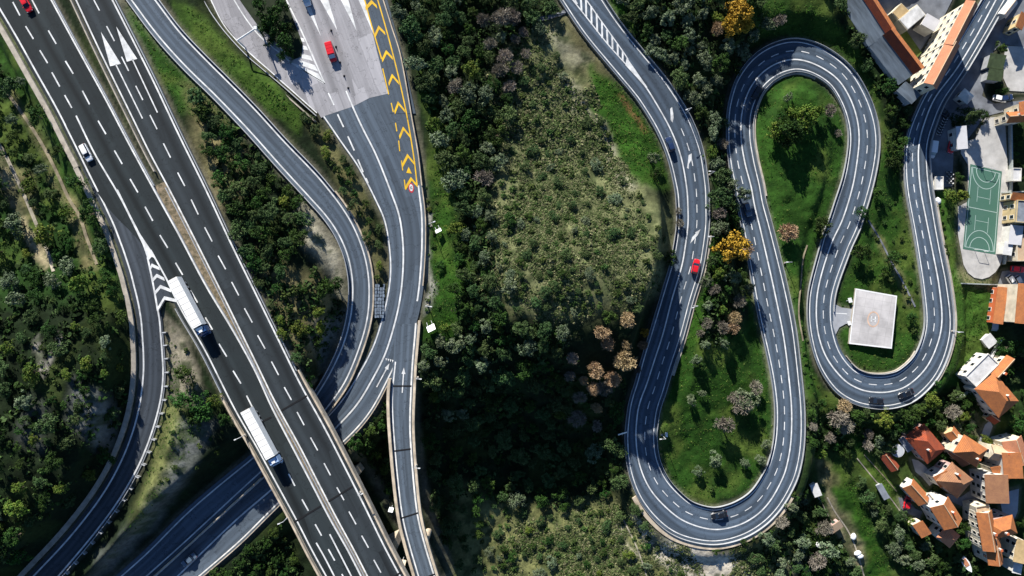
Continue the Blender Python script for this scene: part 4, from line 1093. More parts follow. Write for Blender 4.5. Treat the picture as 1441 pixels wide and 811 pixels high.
for u, v, lab in ((.5, .012, 'white goal frame at the upper end of the green court'), (.5, .988, 'white goal frame at the lower end of the green court')):
    x, y, z = P(*cuv(u, v), ZT + .1)
    k = MB(); k.cyl((-1.5, 0, 0), (-1.5, 0, 2), .06).cyl((1.5, 0, 0), (1.5, 0, 2), .06).cyl((-1.5, 0, 2), (1.5, 0, 2), .06)
    o = tag(k.build('goal_frame', M['white']), lab, 'goal'); o.location = (x, y, z); o.rotation_euler = (0, 0, R(-11))
M['fence'] = mat('grey green fence mesh', (0.35, 0.38, 0.36), 0.7, 0.2)
def fence(pts, lab, h=1.6, w=0.12, zb=None, name='fence', mt='fence', cat='fence'):
    """posts and a thin panel along photo points on the ground"""
    c = dense(pts, 6); k = MB(); sec = []
    tt = np.gradient(c, axis=0); tt /= np.linalg.norm(tt, axis=1)[:, None]
    for p, d in zip(c, tt):
        x, y, z = on_ground(*p) if zb is None else P(p[0], p[1], zb)
        nx_, ny_ = -d[1] * w / 2, -d[0] * w / 2
        sec.append([(x + nx_, y + ny_, z - .2), (x - nx_, y - ny_, z - .2), (x - nx_, y - ny_, z + h), (x + nx_, y + ny_, z + h)])
    return tag(k.loft(sec).build(name, M[mt]), lab, cat)
fence([(1352, 399), (1404, 401)], 'pale low fence across the grass below the rounded paving end', .9, .3)
fence([(1419, 168), (1420, 250), (1416, 330), (1410, 372)], 'grey boundary fence along the outer side of the sports ground', 1.4, .35)
fence([(1408, 272), (1441, 270)], 'grey rail fence beside the white shed near the court', 1.0, .3)
fence([(1345, 562), (1374, 540), (1394, 500), (1406, 478)], 'white topped garden wall between the meadow and the long cream house', 1.1, .5, mt='white', name='garden_wall', cat='wall')
# ------------------------------------------------------------------ vehicles
def paint_mat(name, c, rough=0.3):
    m = mat(name, c, rough, 0.06, 3.0, spec=0.5)
    m.node_tree.nodes['Principled BSDF'].inputs['Coat Weight'].default_value = 0.3
    return m
VM = {'red': paint_mat('red car paint', (0.62, 0.012, 0.02)), 'white': paint_mat('white car paint', (0.78, 0.78, 0.77)), 'black': paint_mat('black car paint', (0.012, 0.013, 0.016)),
      'blue': paint_mat('dark blue car paint', (0.015, 0.03, 0.08)), 'grey': paint_mat('grey blue car paint', (0.09, 0.13, 0.18)), 'lightblue': paint_mat('light blue cab paint', (0.30, 0.42, 0.62)),
      'deepblue': paint_mat('deep blue cab paint', (0.02, 0.06, 0.16)), 'silver': paint_mat('silver car paint', (0.45, 0.47, 0.5))}
M['glass'] = mat('dark car glass', (0.012, 0.02, 0.035), 0.08, 0.1, spec=0.6)
M['glass_painted_glare'] = mat('windscreen with painted pale reflection', (0.32, 0.42, 0.48), 0.1, 0.1, spec=0.6)  # pale base colour stands in for a reflection on the glass
M['lamp'] = mat('clear lamp glass', (0.7, 0.7, 0.68), 0.2, 0.1)
M['tail'] = mat('red lamp glass', (0.35, 0.01, 0.01), 0.3, 0.1)
M['plastic'] = mat('dark grey plastic', (0.03, 0.03, 0.032), 0.6, 0.1)
M['tarp'] = mat('white trailer roof', (0.80, 0.79, 0.76), 0.6, 0.08, 0.7)
WHEEL = MB().cyl((0, -.11, 0), (0, .11, 0), .32, n=16).mesh('wheel', M['black'])
RIM = MB().cyl((0, -.118, 0), (0, .118, 0), .19, n=10).mesh('rim', M['steel'])

def wheels(t, xs, y, r=.32):
    for x in xs:
        for s in (-1, 1):
            w = link('wheel', WHEEL, t); w.location = (x, s * y, r); w.scale = (r / .32,) * 3
            link('rim', RIM, w)

def ring(x, w, z0, z1, b=.12):
    return [(x, -w + b, z0), (x, w - b, z0), (x, w, z0 + b), (x, w, z1 - b), (x, w - b, z1), (x, -w + b, z1), (x, -w, z1 - b), (x, -w, z0 + b)]

def place(t, road, px, py, d, lift=.02):
    z = road.z(px, py) if hasattr(road, 'z') else road
    x, y, zz = P(px, py, z + 0.7)
    t.location = (x, y, z + lift); t.rotation_euler = (0, 0, math.atan2(-d[1], d[0]))

def car(label, road, px, py, d, col, kind='hatch', cat='car', name='car', group=None):
    t = thing(name, label, cat, group=group)
    m = VM[col]
    if kind in ('hatch', 'sedan', 'wagon'):
        l = {'hatch': 2.05, 'sedan': 2.3, 'wagon': 2.35}[kind]
        MB().loft([ring(-l, .72, .38, .82), ring(-l + .12, .84, .28, .95), ring(-l + .8, .9, .22, .98), ring(.6, .9, .22, .96), ring(l - .7, .87, .22, .88), ring(l - .15, .8, .28, .76), ring(l, .66, .36, .62)]).build('body', m, t, False)
        r0, r1 = {'hatch': (-l + .12, -l + .5), 'sedan': (-l + .75, -l + 1.35), 'wagon': (-l + .1, -l + .4)}[kind]
        f0, f1 = l - 1.15, l - 1.95
        g = MB().loft([[(r0, -.78, .93), (f0, -.78, .93), (f0, .78, .93), (r0, .78, .93)], [(r1, -.6, 1.42), (f1, -.6, 1.42), (f1, .6, 1.42), (r1, .6, 1.42)]])
        g.build('windows', M['glass'], t)
        MB().loft([ring(r1 - .06, .6, 1.40, 1.47, .03), ring(r1 + .3, .66, 1.40, 1.5, .03), ring(f1 - .3, .66, 1.40, 1.5, .03), ring(f1 + .05, .6, 1.40, 1.46, .03)]).build('roof', m, t)
        for s in (-1, 1):
            MB().box((l - .12, s * .6, .64), (.18, .28, .14)).build('headlight', M['lamp'], t)
            MB().box((-l + .06, s * .64, .8), (.1, .22, .16)).build('tail_light', M['tail'], t)
            MB().box((f0 - .35, s * .96, .98), (.14, .2, .13)).build('mirror', m, t)
        wheels(t, (-l + .8, l - .78), .8)
    elif kind == 'van':
        l = 2.5
        MB().loft([ring(-l, .82, .4, 1.9), ring(-l + .15, .93, .3, 2.02, .16), ring(.75, .95, .3, 2.02, .16), ring(1.0, .93, .3, 1.9, .16)]).build('body', m, t)
        MB().loft([ring(.95, .93, .3, 1.2), ring(1.9, .9, .3, 1.12), ring(2.4, .8, .35, .85), ring(2.5, .7, .4, .7)]).build('hood', m, t)
        MB().loft([[(.93, -.86, 1.15), (1.75, -.8, 1.12), (1.75, .8, 1.12), (.93, .86, 1.15)], [(.93, -.78, 1.88), (1.05, -.74, 1.88), (1.05, .74, 1.88), (.93, .78, 1.88)]]).build('windscreen', M['glass_painted_glare'], t)
        for s in (-1, 1):
            MB().box((0.35, s * .945, 1.5), (.9, .03, .5)).build('side_window', M['glass'], t)
            MB().box((2.3, s * .6, .72), (.22, .26, .18)).build('headlight', M['lamp'], t)
            MB().box((1.15, s * 1.04, 1.25), (.16, .2, .26)).build('mirror', M['plastic'], t)
        for x in (-1.6, -.8, 0.0):
            MB().box((x, 0, 2.03), (.05, 1.5, .03)).build('roof_rib', m, t)
        MB().box((2.47, 0, .45), (.12, 1.3, .2)).build('bumper', M['plastic'], t)
        wheels(t, (-1.6, 1.65), .84, .34)
    place(t, road, px, py, d)
    return t

def truck(label, px, py, d, cabcol):
    t = thing('truck', label, 'truck')
    # trailer
    MB().loft([ring(-8.2, 1.27, 1.15, 4.0, .04), ring(5.4, 1.27, 1.15, 4.0, .04)]).build('trailer_box', M['tarp'], t)
    k_ = MB()
    for q_ in range(9): k_.box((-7.4 + q_ * 1.55, 0, 4.005), (.07, 2.4, .03))
    k_.build('roof_rib', M['concrete'], t)
    MB().box((-1.4, 0, 1.0), (13.2, 1.1, .3)).build('chassis', M['plastic'], t)
    MB().box((-8.25, 0, 2.6), (.06, 2.4, 2.7)).build('rear_door', M['concrete'], t)
    m = VM[cabcol]
    MB().loft([ring(5.75, 1.22, .7, 3.3, .1), ring(7.2, 1.24, .6, 3.35, .12), ring(7.75, 1.2, .5, 2.3, .12), ring(7.95, 1.1, .5, 1.2, .1)]).build('cab', m, t)
    MB().loft([[(7.2, -1.05, 3.2), (7.2, 1.05, 3.2), (7.86, 1.05, 1.9), (7.86, -1.05, 1.9)], [(7.26, -1.08, 3.28), (7.26, 1.08, 3.28), (7.92, 1.08, 1.85), (7.92, -1.08, 1.85)]]).build('windscreen', M['glass'], t)
    MB().loft([ring(5.8, .95, 3.3, 3.9, .05), ring(6.6, .7, 3.3, 3.5, .05)]).build('wind_deflector', VM['white'] if cabcol == 'deepblue' else m, t)
    MB().box((6.6, 0, 3.46), (.9, .9, .2)).build('roof_hatch', VM['white'], t)
    for s in (-1, 1):
        MB().box((7.4, s * 1.42, 2.3), (.2, .26, .7)).build('mirror', M['plastic'], t)
        MB().box((7.95, s * .85, .85), (.1, .35, .2)).build('headlight', M['lamp'], t)
    wheels(t, (-6.6, -5.3, -4.0, 5.2, 7.1), 1.08, .5)
    z = L.z(px, py); x, y, _ = P(px, py, z + 3.0)
    t.location = (x, y, z + .02); t.rotation_euler = (0, 0, math.atan2(-d[1], d[0]))
    return t

car('red car at the upper edge of the motorway, dark windows behind its roof', L, 36, 5, (14, 25), 'red', 'wagon')
car('white car driving alone in the outer motorway lane beside the concrete wall', L, 121, 215, (13, 25), 'white', 'wagon')
truck('white trailer truck with dark blue cab passing the exit ramp chevrons', 266, 433, (44, 83), 'deepblue')
truck('white trailer truck with light blue cab on the motorway bridge', 368, 617, (42, 78), 'lightblue')
car('red van on the pale toll plaza throwing a long shadow', PZ, 466, 74, (8, 28), 'red', 'van', 'van', 'van')
car('white van at the upper edge of the toll plaza', PZ, 430, -4, (8, 26), 'white', 'van', 'van', 'van')
car('grey blue car in the shade of the ramp below the motorway bridge', B, 266, 788, (-10, 8), 'grey', 'sedan')
car('dark blue car coming down the hill road beside the meadow', D, 943, 203, (-4, -12), 'blue', 'hatch')
car('red hatchback on the hill road next to the pale verge strip', D, 979, 375, (4, -17), 'red', 'hatch')
car('black car in the bend at the start of the upper hairpin', D, 1065, 131, (-5, 9), 'black', 'hatch')
car('black car in the middle of the lower hairpin', D, 1012, 725, (-10, 2), 'black', 'sedan')
car('black hatchback at the very bottom of the helipad loop', D, 1233, 564, (-10, -1), 'black', 'hatch')
car('black car following on the rising side of the helipad loop', D, 1275, 554, (-9, 4), 'black', 'sedan')
car('dark car half under the tree crowns beside the orange autumn tree', D, 1052, 295, (3, 10), 'grey', 'hatch')
# town vehicles
zs = ZT - .3
car('red car parked next to the long white club building', zs, 1339, 206, (-2, 10), 'red', 'hatch')
car('white van parked along the kerb of the shaded town car park', zs, 1312, 211, (-2, 14), 'white', 'van', 'van', 'van')
car('black car with white roof rack parked at the corner of the shaded car park', zs, 1328, 158, (8, 6), 'black', 'hatch')
car('red car parked in the dark lot below the cream house', ZV + 1, 1432, 379, (10, 1), 'red', 'hatch')
car('white car parked in the dark lot above the orange roofed block', ZV + 1, 1424, 396, (6, 9), 'white', 'hatch')
car('silver car parked in the dark lot beside the white one', ZV + 1, 1434, 397, (5, 9), 'silver', 'hatch')
car('grey van parked by the garden gate above the white canopy', ZV, 1397, 459, (-1, 10), 'silver', 'van', 'van', 'van')
car('red car on the grey drive beside the small orange roofed house', ZV, 1277, 707, (2, -9), 'red', 'hatch')
car('white car parked at the street corner by the dark hedge', zs, 1407, 139, (10, 2), 'white', 'hatch')
car('dark blue car parked at the street corner behind the white one', zs, 1416, 138, (10, -2), 'blue', 'hatch')

# motor scooters parked in rows
def scooter():
    t = thing('scooter', 'white scooter in the slanted row along the kerb', 'scooter')
    MB().loft([ring(-.75, .16, .45, .75, .05), ring(-.2, .2, .35, .78, .05), ring(.15, .14, .3, .5, .05)]).build('body', VM['white'], t)
    MB().loft([ring(.42, .2, .4, .95, .05), ring(.55, .14, .4, 1.0, .05)]).build('front_shield', VM['white'], t)
    MB().box((-.35, 0, .82), (.7, .3, .1)).build('seat', M['black'], t)
    MB().cyl((.48, -.34, 1.05), (.48, .34, 1.05), .03).build('handlebar', M['plastic'], t)
    for x in (-.55, .65):
        w = MB().cyl((x, -.06, .25), (x, .06, .25), .25, n=12).build('wheel', M['black'], t)
    return t
sc0 = scooter()
def copy_tree(o, parent=None):
    c = o.copy(); COL.objects.link(c)
    if parent is not None: c.parent = parent
    for ch in list(o.children): copy_tree(ch, c)
    return c
spots = [(1319 + q * 1.6, 190 - q * 3.6, (6, 3)) for q in range(7)]
SC2 = [(1334 + (q % 2) * 3 , 243 + q * 3.1, (8, 1)) for q in range(6)]
for i, (x, y, d) in enumerate(spots + SC2):
    o = sc0 if i == 0 else copy_tree(sc0)
    a, b, c = P(x, y, zs); o.location = (a, b, c + .02); o.rotation_euler = (0, 0, math.atan2(-d[1], d[0]))
    if i < 7:
        o['label'] = 'white scooter in the slanted row along the kerb of the shaded town car park'; o['group'] = 'scooters along the kerb'
    else:
        o['label'] = 'white scooter in the row beside the white kiosk of the town car park'; o['group'] = 'scooters by the kiosk'

# ------------------------------------------------------------------ signs, lamps, gantry
def lamp_post(label, px, py, d, h=5.5, arm=1.2, zb=None):
    t = thing('street_lamp', label, 'street lamp')
    MB().cyl((0, 0, -.3), (0, 0, h), .12, .07).build('pole', M['steel'], t)
    MB().cyl((0, 0, h), (arm, 0, h + .25), .06).build('arm', M['steel'], t)
    MB().box((arm + .3, 0, h + .25), (.6, .26, .12)).build('lamp_head', M['lamp'], t)
    MB().box((0, 0, .1), (.5, .5, .4)).build('base', M['concrete'], t)
    x, y, z = on_ground(px, py) if zb is None else P(px, py, zb)
    t.location = (x, y, z); t.rotation_euler = (0, 0, math.atan2(-d[1], d[0]))
for lab, x, y, d in [('lamp on the grass strip by the toll ramp, next to the white sign back', 602, 430, (1, .1)), ('lamp at the top of the grass strip by the toll ramp, below the speed marking', 607, 318, (1, -.4)),
                     ('lamp by the outer bend of the hill road between merge arrow and dark trees', 966, 159, (-1, .4)), ('lamp on the verge of the hill road above the second merge arrow', 998, 246, (-1, 0)),
                     ('lamp on the verge of the hill road beside the lowest merge arrow', 997, 335, (-1, 0)), ('lamp on the grass beside the shaded stretch of the hill road', 975, 430, (-1, .3)),
                     ('lamp outside the helipad loop beside the meadow', 1339, 466, (-1, 0)), ('lamp on the park grass inside the lower hairpin near its shaded side', 931, 612, (-1, 0)),
                     ('lamp on the grass between hill road and upper hairpin beside the dark bush', 1104, 370, (-1, 0))]:
    lamp_post(lab, x, y, d)
for lab, x, y, d, r in [('lamp standing on the outer parapet of the slip road bridge', 586, 654, (1, 0), C), ('lamp on the outer parapet of the motorway bridge near the last joint', 508, 692, (1, -.5), RR), ('lamp on the near parapet of the motorway bridge above the ramps', 345, 612, (-1, .4), L), ('lamp on the near parapet of the motorway bridge below the truck', 405, 728, (-1, .4), L),
                        ('lamp on the barrier where the slip road bridge begins', 588, 531, (1, 0), C)]:
    lamp_post(lab, x, y, d, 3.5, .9, r.z(x, y) + .5)

def sign(label, px, py, face, w, h, ht, mt='white', zb=None, posts=2):
    """board on posts whose face looks along the photo direction `face`"""
    t = thing('road_sign', label, 'sign')
    b = MB(); b.box((0, 0, ht + h / 2), (.08, w, h)); b.build('panel', M[mt], t)
    MB().box((-.06, 0, ht + h / 2), (.05, w * .8, .12)).build('back_rail', M['steel'], t)
    for s in ((-1, 1) if posts == 2 else (0,)):
        MB().cyl((-.12, s * w * .3, -.3), (-.12, s * w * .3, ht + h), .06).build('post', M['steel'], t)
    x, y, z = on_ground(px, py) if zb is None else P(px, py, zb)
    t.location = (x, y, z); t.rotation_euler = (0, 0, math.atan2(-face[1], face[0]))
    return t
M['signplate'] = mat('white sign plate', (0.8, 0.8, 0.78), 0.5, 0.05)
sign('large white tilted sign board on the grass strip by the toll ramp', 603, 452, (-.4, -.8), 2.2, 2.0, 1.6, 'signplate').rotation_euler[1] = R(-50)
sign('small white sign board at the top of the grass strip by the toll ramp', 614, 318, (-.4, -.8), 1.6, 1.3, 1.6, 'signplate').rotation_euler[1] = R(-45)
sign('pair of small signs on the near parapet of the slip road bridge', 552, 712, (.2, -1), 1.2, 1.6, .6, 'signplate', C.z(560, 712), 1).rotation_euler[1] = R(-30)
sign('tall pale sign board on the near parapet low on the slip road bridge', 568, 785, (.2, -1), 1.8, 2.6, .6, 'concrete2', C.z(578, 785), 1).rotation_euler[1] = R(-35)
sign('small white sign on the grass by the entrance of the helipad', 1190, 424, (-1, .3), 1.4, 1.0, .8, 'signplate', None, 1).rotation_euler[1] = R(-50)
sign('small white sign on the grass just below the helipad access road', 1189, 456, (-1, .3), 1.2, .9, .8, 'signplate', None, 1).rotation_euler[1] = R(-50)
sign('white marker board on the grass inside the lower hairpin', 933, 611, (-1, 0), 1.3, .8, .8, 'signplate', None, 1).rotation_euler[1] = R(-40)
sign('sign arm leaning over the shaded edge of the hill road', 876, 614, (.3, 1), 2.6, 1.0, 2.0, 'signplate', None, 1).rotation_euler[1] = R(-30)
gt = thing('sign_gantry', 'white gantry beam spanning the slip lane at the toll plaza', 'gantry')
pa_, pb_ = np.array(P(334, 57, ZP + 5.4)), np.array(P(360, 40, ZP + 5.4))
MB().cyl(pa_, pb_, .22, n=8).build('beam', M['white'], gt)
for q, nm in ((pa_, 'post'), (pb_, 'post')):
    MB().cyl((q[0], q[1], ZP - .3), (q[0], q[1], ZP + 5.4), .2).build(nm, M['white'], gt)
MB().box((pb_[0], pb_[1], ZP + 5.7), (.8, .8, .5)).build('signal_box', M['white'], gt)
# lane cones on the plaza
CONE = None
for i, (x, y) in enumerate([(472.7, 66), (478.5, 88), (484.3, 107), (490, 124), (466, 43)]):
    if CONE is None:
        CONE = thing('traffic_cone', 'small dark lane cone in the line beside the red van', 'traffic cone', group='lane cones on the plaza')
        MB().cyl((0, 0, .04), (0, 0, .7), .2, .04).build('cone', VM['black'], CONE); MB().box((0, 0, .03), (.5, .5, .06)).build('base', M['black'], CONE)
        o = CONE
    else:
        o = copy_tree(CONE)
    o.location = P(x, y, ZP + .06)
# ------------------------------------------------------------------ buildings
def tiles(name, c, c2, var=.35):
    m, nt, b = _nt(name)
    v = coords(nt, 'object'); oi = N(nt, 'ShaderNodeObjectInfo')
    n1 = noise(nt, v, 0.7, 4, .65); n2 = noise(nt, v, 6.0, 2, .6, (1, 1, .6))
    col = mix(nt, ramp(nt, n1, .35, .68), c, c2)
    col = mix(nt, math_node(nt, 'MULTIPLY', ramp(nt, n2, .5, .72), .5), col, tuple(x * .45 for x in c2))
    sx = N(nt, 'ShaderNodeSeparateXYZ'); nt.links.new(v, sx.inputs[0])
    wv = math_node(nt, 'SINE', math_node(nt, 'MULTIPLY', sx.outputs[0], 20.0))
    col = mix(nt, math_node(nt, 'MULTIPLY', math_node(nt, 'ADD', wv, 1.0), .13), col, tuple(x * .3 for x in c))
    nt.links.new(col, b.inputs['Base Color']); b.inputs['Roughness'].default_value = .85; b.inputs['Specular IOR Level'].default_value = .2
    bp = N(nt, 'ShaderNodeBump'); bp.inputs['Strength'].default_value = .5; bp.inputs['Distance'].default_value = .06
    nt.links.new(wv, bp.inputs['Height']); nt.links.new(bp.outputs[0], b.inputs['Normal'])
    return m
RM = {'orange': tiles('orange roof tiles', (0.50, 0.18, 0.06), (0.34, 0.13, 0.055)), 'red': tiles('red roof tiles', (0.36, 0.075, 0.03), (0.22, 0.06, 0.035)), 'brown': tiles('brown roof tiles', (0.36, 0.18, 0.09), (0.27, 0.13, 0.075)),
      'pink': tiles('pinkish roof tiles', (0.58, 0.24, 0.13), (0.46, 0.20, 0.11)), 'cream': tiles('pale bleached tiles', (0.62, 0.46, 0.30), (0.55, 0.36, 0.22)),
      'grey': mat('grey roof sheet', (0.22, 0.24, 0.27), .8, .4, .5), 'white': mat('white roof sheet', (0.60, 0.59, 0.57), .7, .3, .6), 'tan': mat('tan roof sheet', (0.42, 0.30, 0.15), .85, .3, .6),
      'slate': mat('streaky blue grey roof sheet', (0.13, 0.16, 0.19), .8, .5, .45, stretch=(.3, 2.2, .3)), 'palegrey': mat('pale grey roof', (0.5, 0.49, 0.5), .8, .15, .4), 'green': mat('dark green awning', (0.06, 0.085, 0.035), .8, .4, 1.0)}
WM = {'cream': mat('cream plaster', (0.60, 0.53, 0.40), .9, .3, .5), 'white': mat('white plaster', (0.62, 0.59, 0.53), .9, .3, .5), 'pink': mat('pinkish plaster', (0.46, 0.31, 0.28), .9, .25, .6), 'grey': mat('grey plaster', (0.36, 0.37, 0.38), .9, .3, .6), 'ochre': mat('ochre plaster', (0.55, 0.42, 0.22), .9, .25, .6), 'red': mat('red orange wall', (0.5, 0.12, 0.04), .9, .25, .6)}
M['frame'] = mat('window surround', (0.72, 0.68, 0.6), .7, .1)
M['pane'] = mat('dark window glass', (0.015, 0.02, 0.025), .15, .1, spec=.5)
M['shutter'] = mat('dark green shutters', (0.03, 0.05, 0.035), .7, .2)
def frame_mesh(w, h):
    k = MB()
    for x, y, a, b in ((0, h / 2 + .05, w + .2, .1), (0, -h / 2 - .05, w + .2, .1), (-w / 2 - .05, 0, .1, h), (w / 2 + .05, 0, .1, h)):
        k.box((0.05, x, y), (.1, a, b))
    return k.mesh('window', M['frame'])
WIN = frame_mesh(1.0, 1.5); PANE = MB().box((.02, 0, 0), (.03, 1.0, 1.5)).mesh('pane', M['pane'])
def add_window(t, x, y, z, a, sc=1.0):
    w = link('window', WIN, t); w.location = (x, y, z); w.rotation_euler = (0, 0, a); w.scale = (1, sc, sc)
    link('pane', PANE, w)
def roof_gable(L_, W_, h, rh, mt, name, t, over=.35, th=.16, hip=0.0):
    l, w = L_ / 2 + over, W_ / 2 + over
    hb = h - rh / (W_ / 2) * over
    r = max(0.05, l - hip) if hip else l
    v = [(-l, -w, hb), (l, -w, hb), (l, w, hb), (-l, w, hb), (-r, 0, h + rh), (r, 0, h + rh)]
    v2 = [(x, y, z + th) for x, y, z in v]
    top = [[0, 1, 5, 4], [2, 3, 4, 5], [1, 2, 5], [3, 0, 4]] if hip else [[0, 1, 5, 4], [2, 3, 4, 5]]
    f = [[q + 6 for q in a] for a in top] + [list(reversed(a)) for a in top]
    f += ([[0, 1, 7, 6], [1, 2, 8, 7], [2, 3, 9, 8], [3, 0, 6, 9]] if hip else [[0, 1, 7, 6], [2, 3, 9, 8], [1, 5, 11, 7], [5, 2, 8, 11], [3, 4, 10, 9], [4, 0, 6, 10]])
    o = MB().add(v2 and (v + v2), f).build(name, RM[mt], t)
    return o
def wall_block(L_, W_, h, rh, gable, mt, t, z0=-1.5):
    l, w = L_ / 2, W_ / 2
    if gable:
        k = MB().add([(-l, -w, z0), (-l, w, z0), (-l, w, h - .05), (-l, 0, h + rh - .05), (-l, -w, h - .05), (l, -w, z0), (l, w, z0), (l, w, h - .05), (l, 0, h + rh - .05), (l, -w, h - .05)],
                     [[0, 1, 2, 3, 4], [9, 8, 7, 6, 5], [0, 5, 6, 1], [1, 6, 7, 2], [2, 7, 8, 3], [3, 8, 9, 4], [4, 9, 5, 0]])
        return k.build('wall', WM[mt], t)
    return MB().box((0, 0, (h + z0) / 2), (L_, W_, h - z0)).build('wall', WM[mt], t)
def house(label, px, py, ang, Lp, Wp, h=6.0, rh=1.8, roof='orange', wall='cream', kind='gable', zg=ZV, floors=2, win=True, chim=1, name='house', cat='house', extras=None, hipf=1.0, winsides=(1, 1, 1, 1), door=True):
    """px,py: middle of the roof in the photograph; ang: ridge direction in photo degrees (clockwise); Lp, Wp in photo pixels."""
    if zg < -14 and h > 5: h *= .86
    zt = zg + h + rh * .4; s = ppm(zt)
    L_, W_ = Lp / s, Wp / s
    x, y, _ = P(px, py, zt)
    t = thing(name, label, cat, (x, y, zg), R(-ang))
    if kind == 'flat':
        wall_block(L_, W_, h, 0, False, wall, t)
        MB().box((0, 0, h + .1), (L_ + .3, W_ + .3, .2)).build('roof', RM[roof], t)
        k = MB()
        for sx_, sy_, a, b in ((0, W_ / 2 + .05, L_ + .3, .2), (0, -W_ / 2 - .05, L_ + .3, .2), (L_ / 2 + .05, 0, .2, W_ - .1), (-L_ / 2 - .05, 0, .2, W_ - .1)):
            k.box((sx_, sy_, h + .33), (a, b, .28))
        k.build('roof_edge', WM[wall], t)
    elif kind == 'shed':
        wall_block(L_, W_, h, 0, False, wall, t)
        l, w = L_ / 2 + .25, W_ / 2 + .25
        v = [(-l, -w, h), (l, -w, h), (l, w, h + rh), (-l, w, h + rh)]
        MB().loft([[(a, b, c + .02) for a, b, c in v], [(a, b, c + .2) for a, b, c in v]]).build('roof', RM[roof], t)
    else:
        wall_block(L_, W_, h, rh, kind == 'gable', wall, t)
        rf = roof_gable(L_, W_, h + (.03 if kind == 'hip' else 0), rh, roof, 'roof', t, hip=0 if kind == 'gable' else min(L_ / 2 + .3, W_ / 2 * hipf + .35))
        if kind == 'gable':
            MB().cyl((-L_ / 2 - .3, 0, h + rh + .17), (L_ / 2 + .3, 0, h + rh + .17), .13, n=6).build('ridge', RM['cream'], rf)
        rr = random.Random(int(px * 7 + py))
        for q in range(chim):
            cx, cy = rr.uniform(-.32, .32) * L_, rr.choice((-1, 1)) * W_ * .2
            c = MB().box((0, 0, 0), (.6, .5, 1.9)).build('chimney', WM['white'], rf); c.location = (cx, cy, h + rh * .6 + .5)
            MB().box((0, 0, 1.0), (.75, .65, .12)).build('chimney_cap', WM['red'], rf).location = (cx, cy, h + rh * .6 + .5)
    if win:
        n = max(1, int(L_ / 2.6)); m_ = max(1, int(W_ / 3.0))
        for fl in range(floors):
            z = 1.5 + fl * (h - .3) / max(floors, 1)
            for q in range(n):
                u = (q + .5) / n * L_ - L_ / 2
                if winsides[0]: add_window(t, u, W_ / 2, z, R(90))
                if winsides[1]: add_window(t, u, -W_ / 2, z, R(-90))
            for q in range(m_):
                u = (q + .5) / m_ * W_ - W_ / 2
                if winsides[2]: add_window(t, L_ / 2, u, z, 0)
                if winsides[3]: add_window(t, -L_ / 2, u, z, R(180))
    if door:
        MB().box((0, W_ / 2 + .03, 1.05), (1.0, .08, 2.1)).build('door', M['shutter'], t).location = (L_ * .12, 0, 0)
    return t

# village lower right
house('red brown roofed house beside the bright yard with a bright orange sunny slope', 1306, 626, 50, 44, 30, 6.5, 2.6, 'red', 'pink', 'hip', hipf=.9)
house('small red brown annex at the upper end of the red brown roofed house', 1288, 612, 50, 14, 18, 5, .8, 'red', 'pink', 'shed', chim=0, floors=1)
house('narrow small orange roofed house above the cream house with dark shutters', 1345, 615, 50, 20, 14, 4.5, 1.2, 'orange', 'ochre', chim=0, floors=1)
house('cream house with rows of dark shutters and an orange and brown hipped roof', 1369, 636, 32, 36, 27, 9.5, 2.4, 'orange', 'cream', 'hip', floors=3)
house('tiny cream house with a brown roof between dark hedges', 1352, 642, 45, 26, 14, 4.0, 1.2, 'brown', 'cream', chim=0, floors=1)
house('pyramid roofed house whose sunny slopes look cream and its shaded one brown', 1348, 678, 40, 36, 32, 7, 3.2, 'brown', 'pink', 'hip')
house('low orange wing at the side of the pyramid roofed house', 1327, 674, 55, 16, 17, 5, 1.2, 'orange', 'white', 'shed', chim=0, floors=1)
house('small orange roofed house with a white gable beside the grey drive', 1291, 694, 48, 31, 17, 4, 1.4, 'orange', 'white', chim=0, floors=1)
house('low cream flat roofed annex next to the small orange roofed house', 1305, 704, 48, 14, 14, 4, 0, 'palegrey', 'cream', 'flat', floors=1)
house('tall white house with black windows and an orange roof near the tree belt', 1334, 724, 58, 34, 27, 9, 2.0, 'orange', 'white', floors=3)
house('low orange terrace house at the foot of the tall white house', 1297, 745, 55, 20, 12, 3, .9, 'orange', 'cream', 'shed', chim=0, floors=1)
house('small pink pyramid roofed house below the tall white house', 1338, 757, 40, 21, 20, 5.5, 2.2, 'pink', 'white', 'hip', chim=0)
house('brown roofed house with a white window facade facing the narrow street', 1402, 688, 87, 38, 26, 8, 1.3, 'brown', 'white', 'shed', chim=0, floors=3)
house('orange roofed house at the edge of the photo, upper one of the joined cluster', 1432, 636, 72, 34, 26, 7.5, 1.8, 'pink', 'cream')
house('cream and orange roofed house at the bend of the street, first of the joined cluster', 1412, 640, 12, 30, 18, 7, 1.6, 'cream', 'cream')
house('house with the large plain orange roof in the middle of the joined cluster', 1424, 655, 85, 34, 20, 9, 1.4, 'orange', 'white', 'shed')
house('small orange roof stepping down towards the street in the joined cluster', 1410, 666, 65, 22, 17, 6, 1.3, 'orange', 'cream')
house('long house with cream window facade and orange roof along the lower street', 1392, 748, 80, 52, 19, 8, 1.6, 'orange', 'cream', floors=3)
house('orange roofed wing meeting the long cream house at its middle', 1412, 744, -15, 36, 24, 7.5, 1.8, 'orange', 'pink', 'hip')
house('orange roofed house below the wing of the long cream house', 1401, 776, 82, 36, 18, 7, 1.4, 'orange', 'cream')
house('cream flat roofed block with open terrace at the upper end of the long house', 1383, 722, 80, 20, 18, 7, 0, 'cream', 'cream', 'flat')
house('tan roofed house at the lower edge of the village beside dark trees', 1436, 776, 100, 30, 12, 5, .8, 'tan', 'cream', 'shed', chim=0)
house('orange hipped house with the long sunny roof above the village trees', 1406, 557, 50, 50, 34, 8, 2.4, 'orange', 'white', 'hip', zg=ZV + .5)
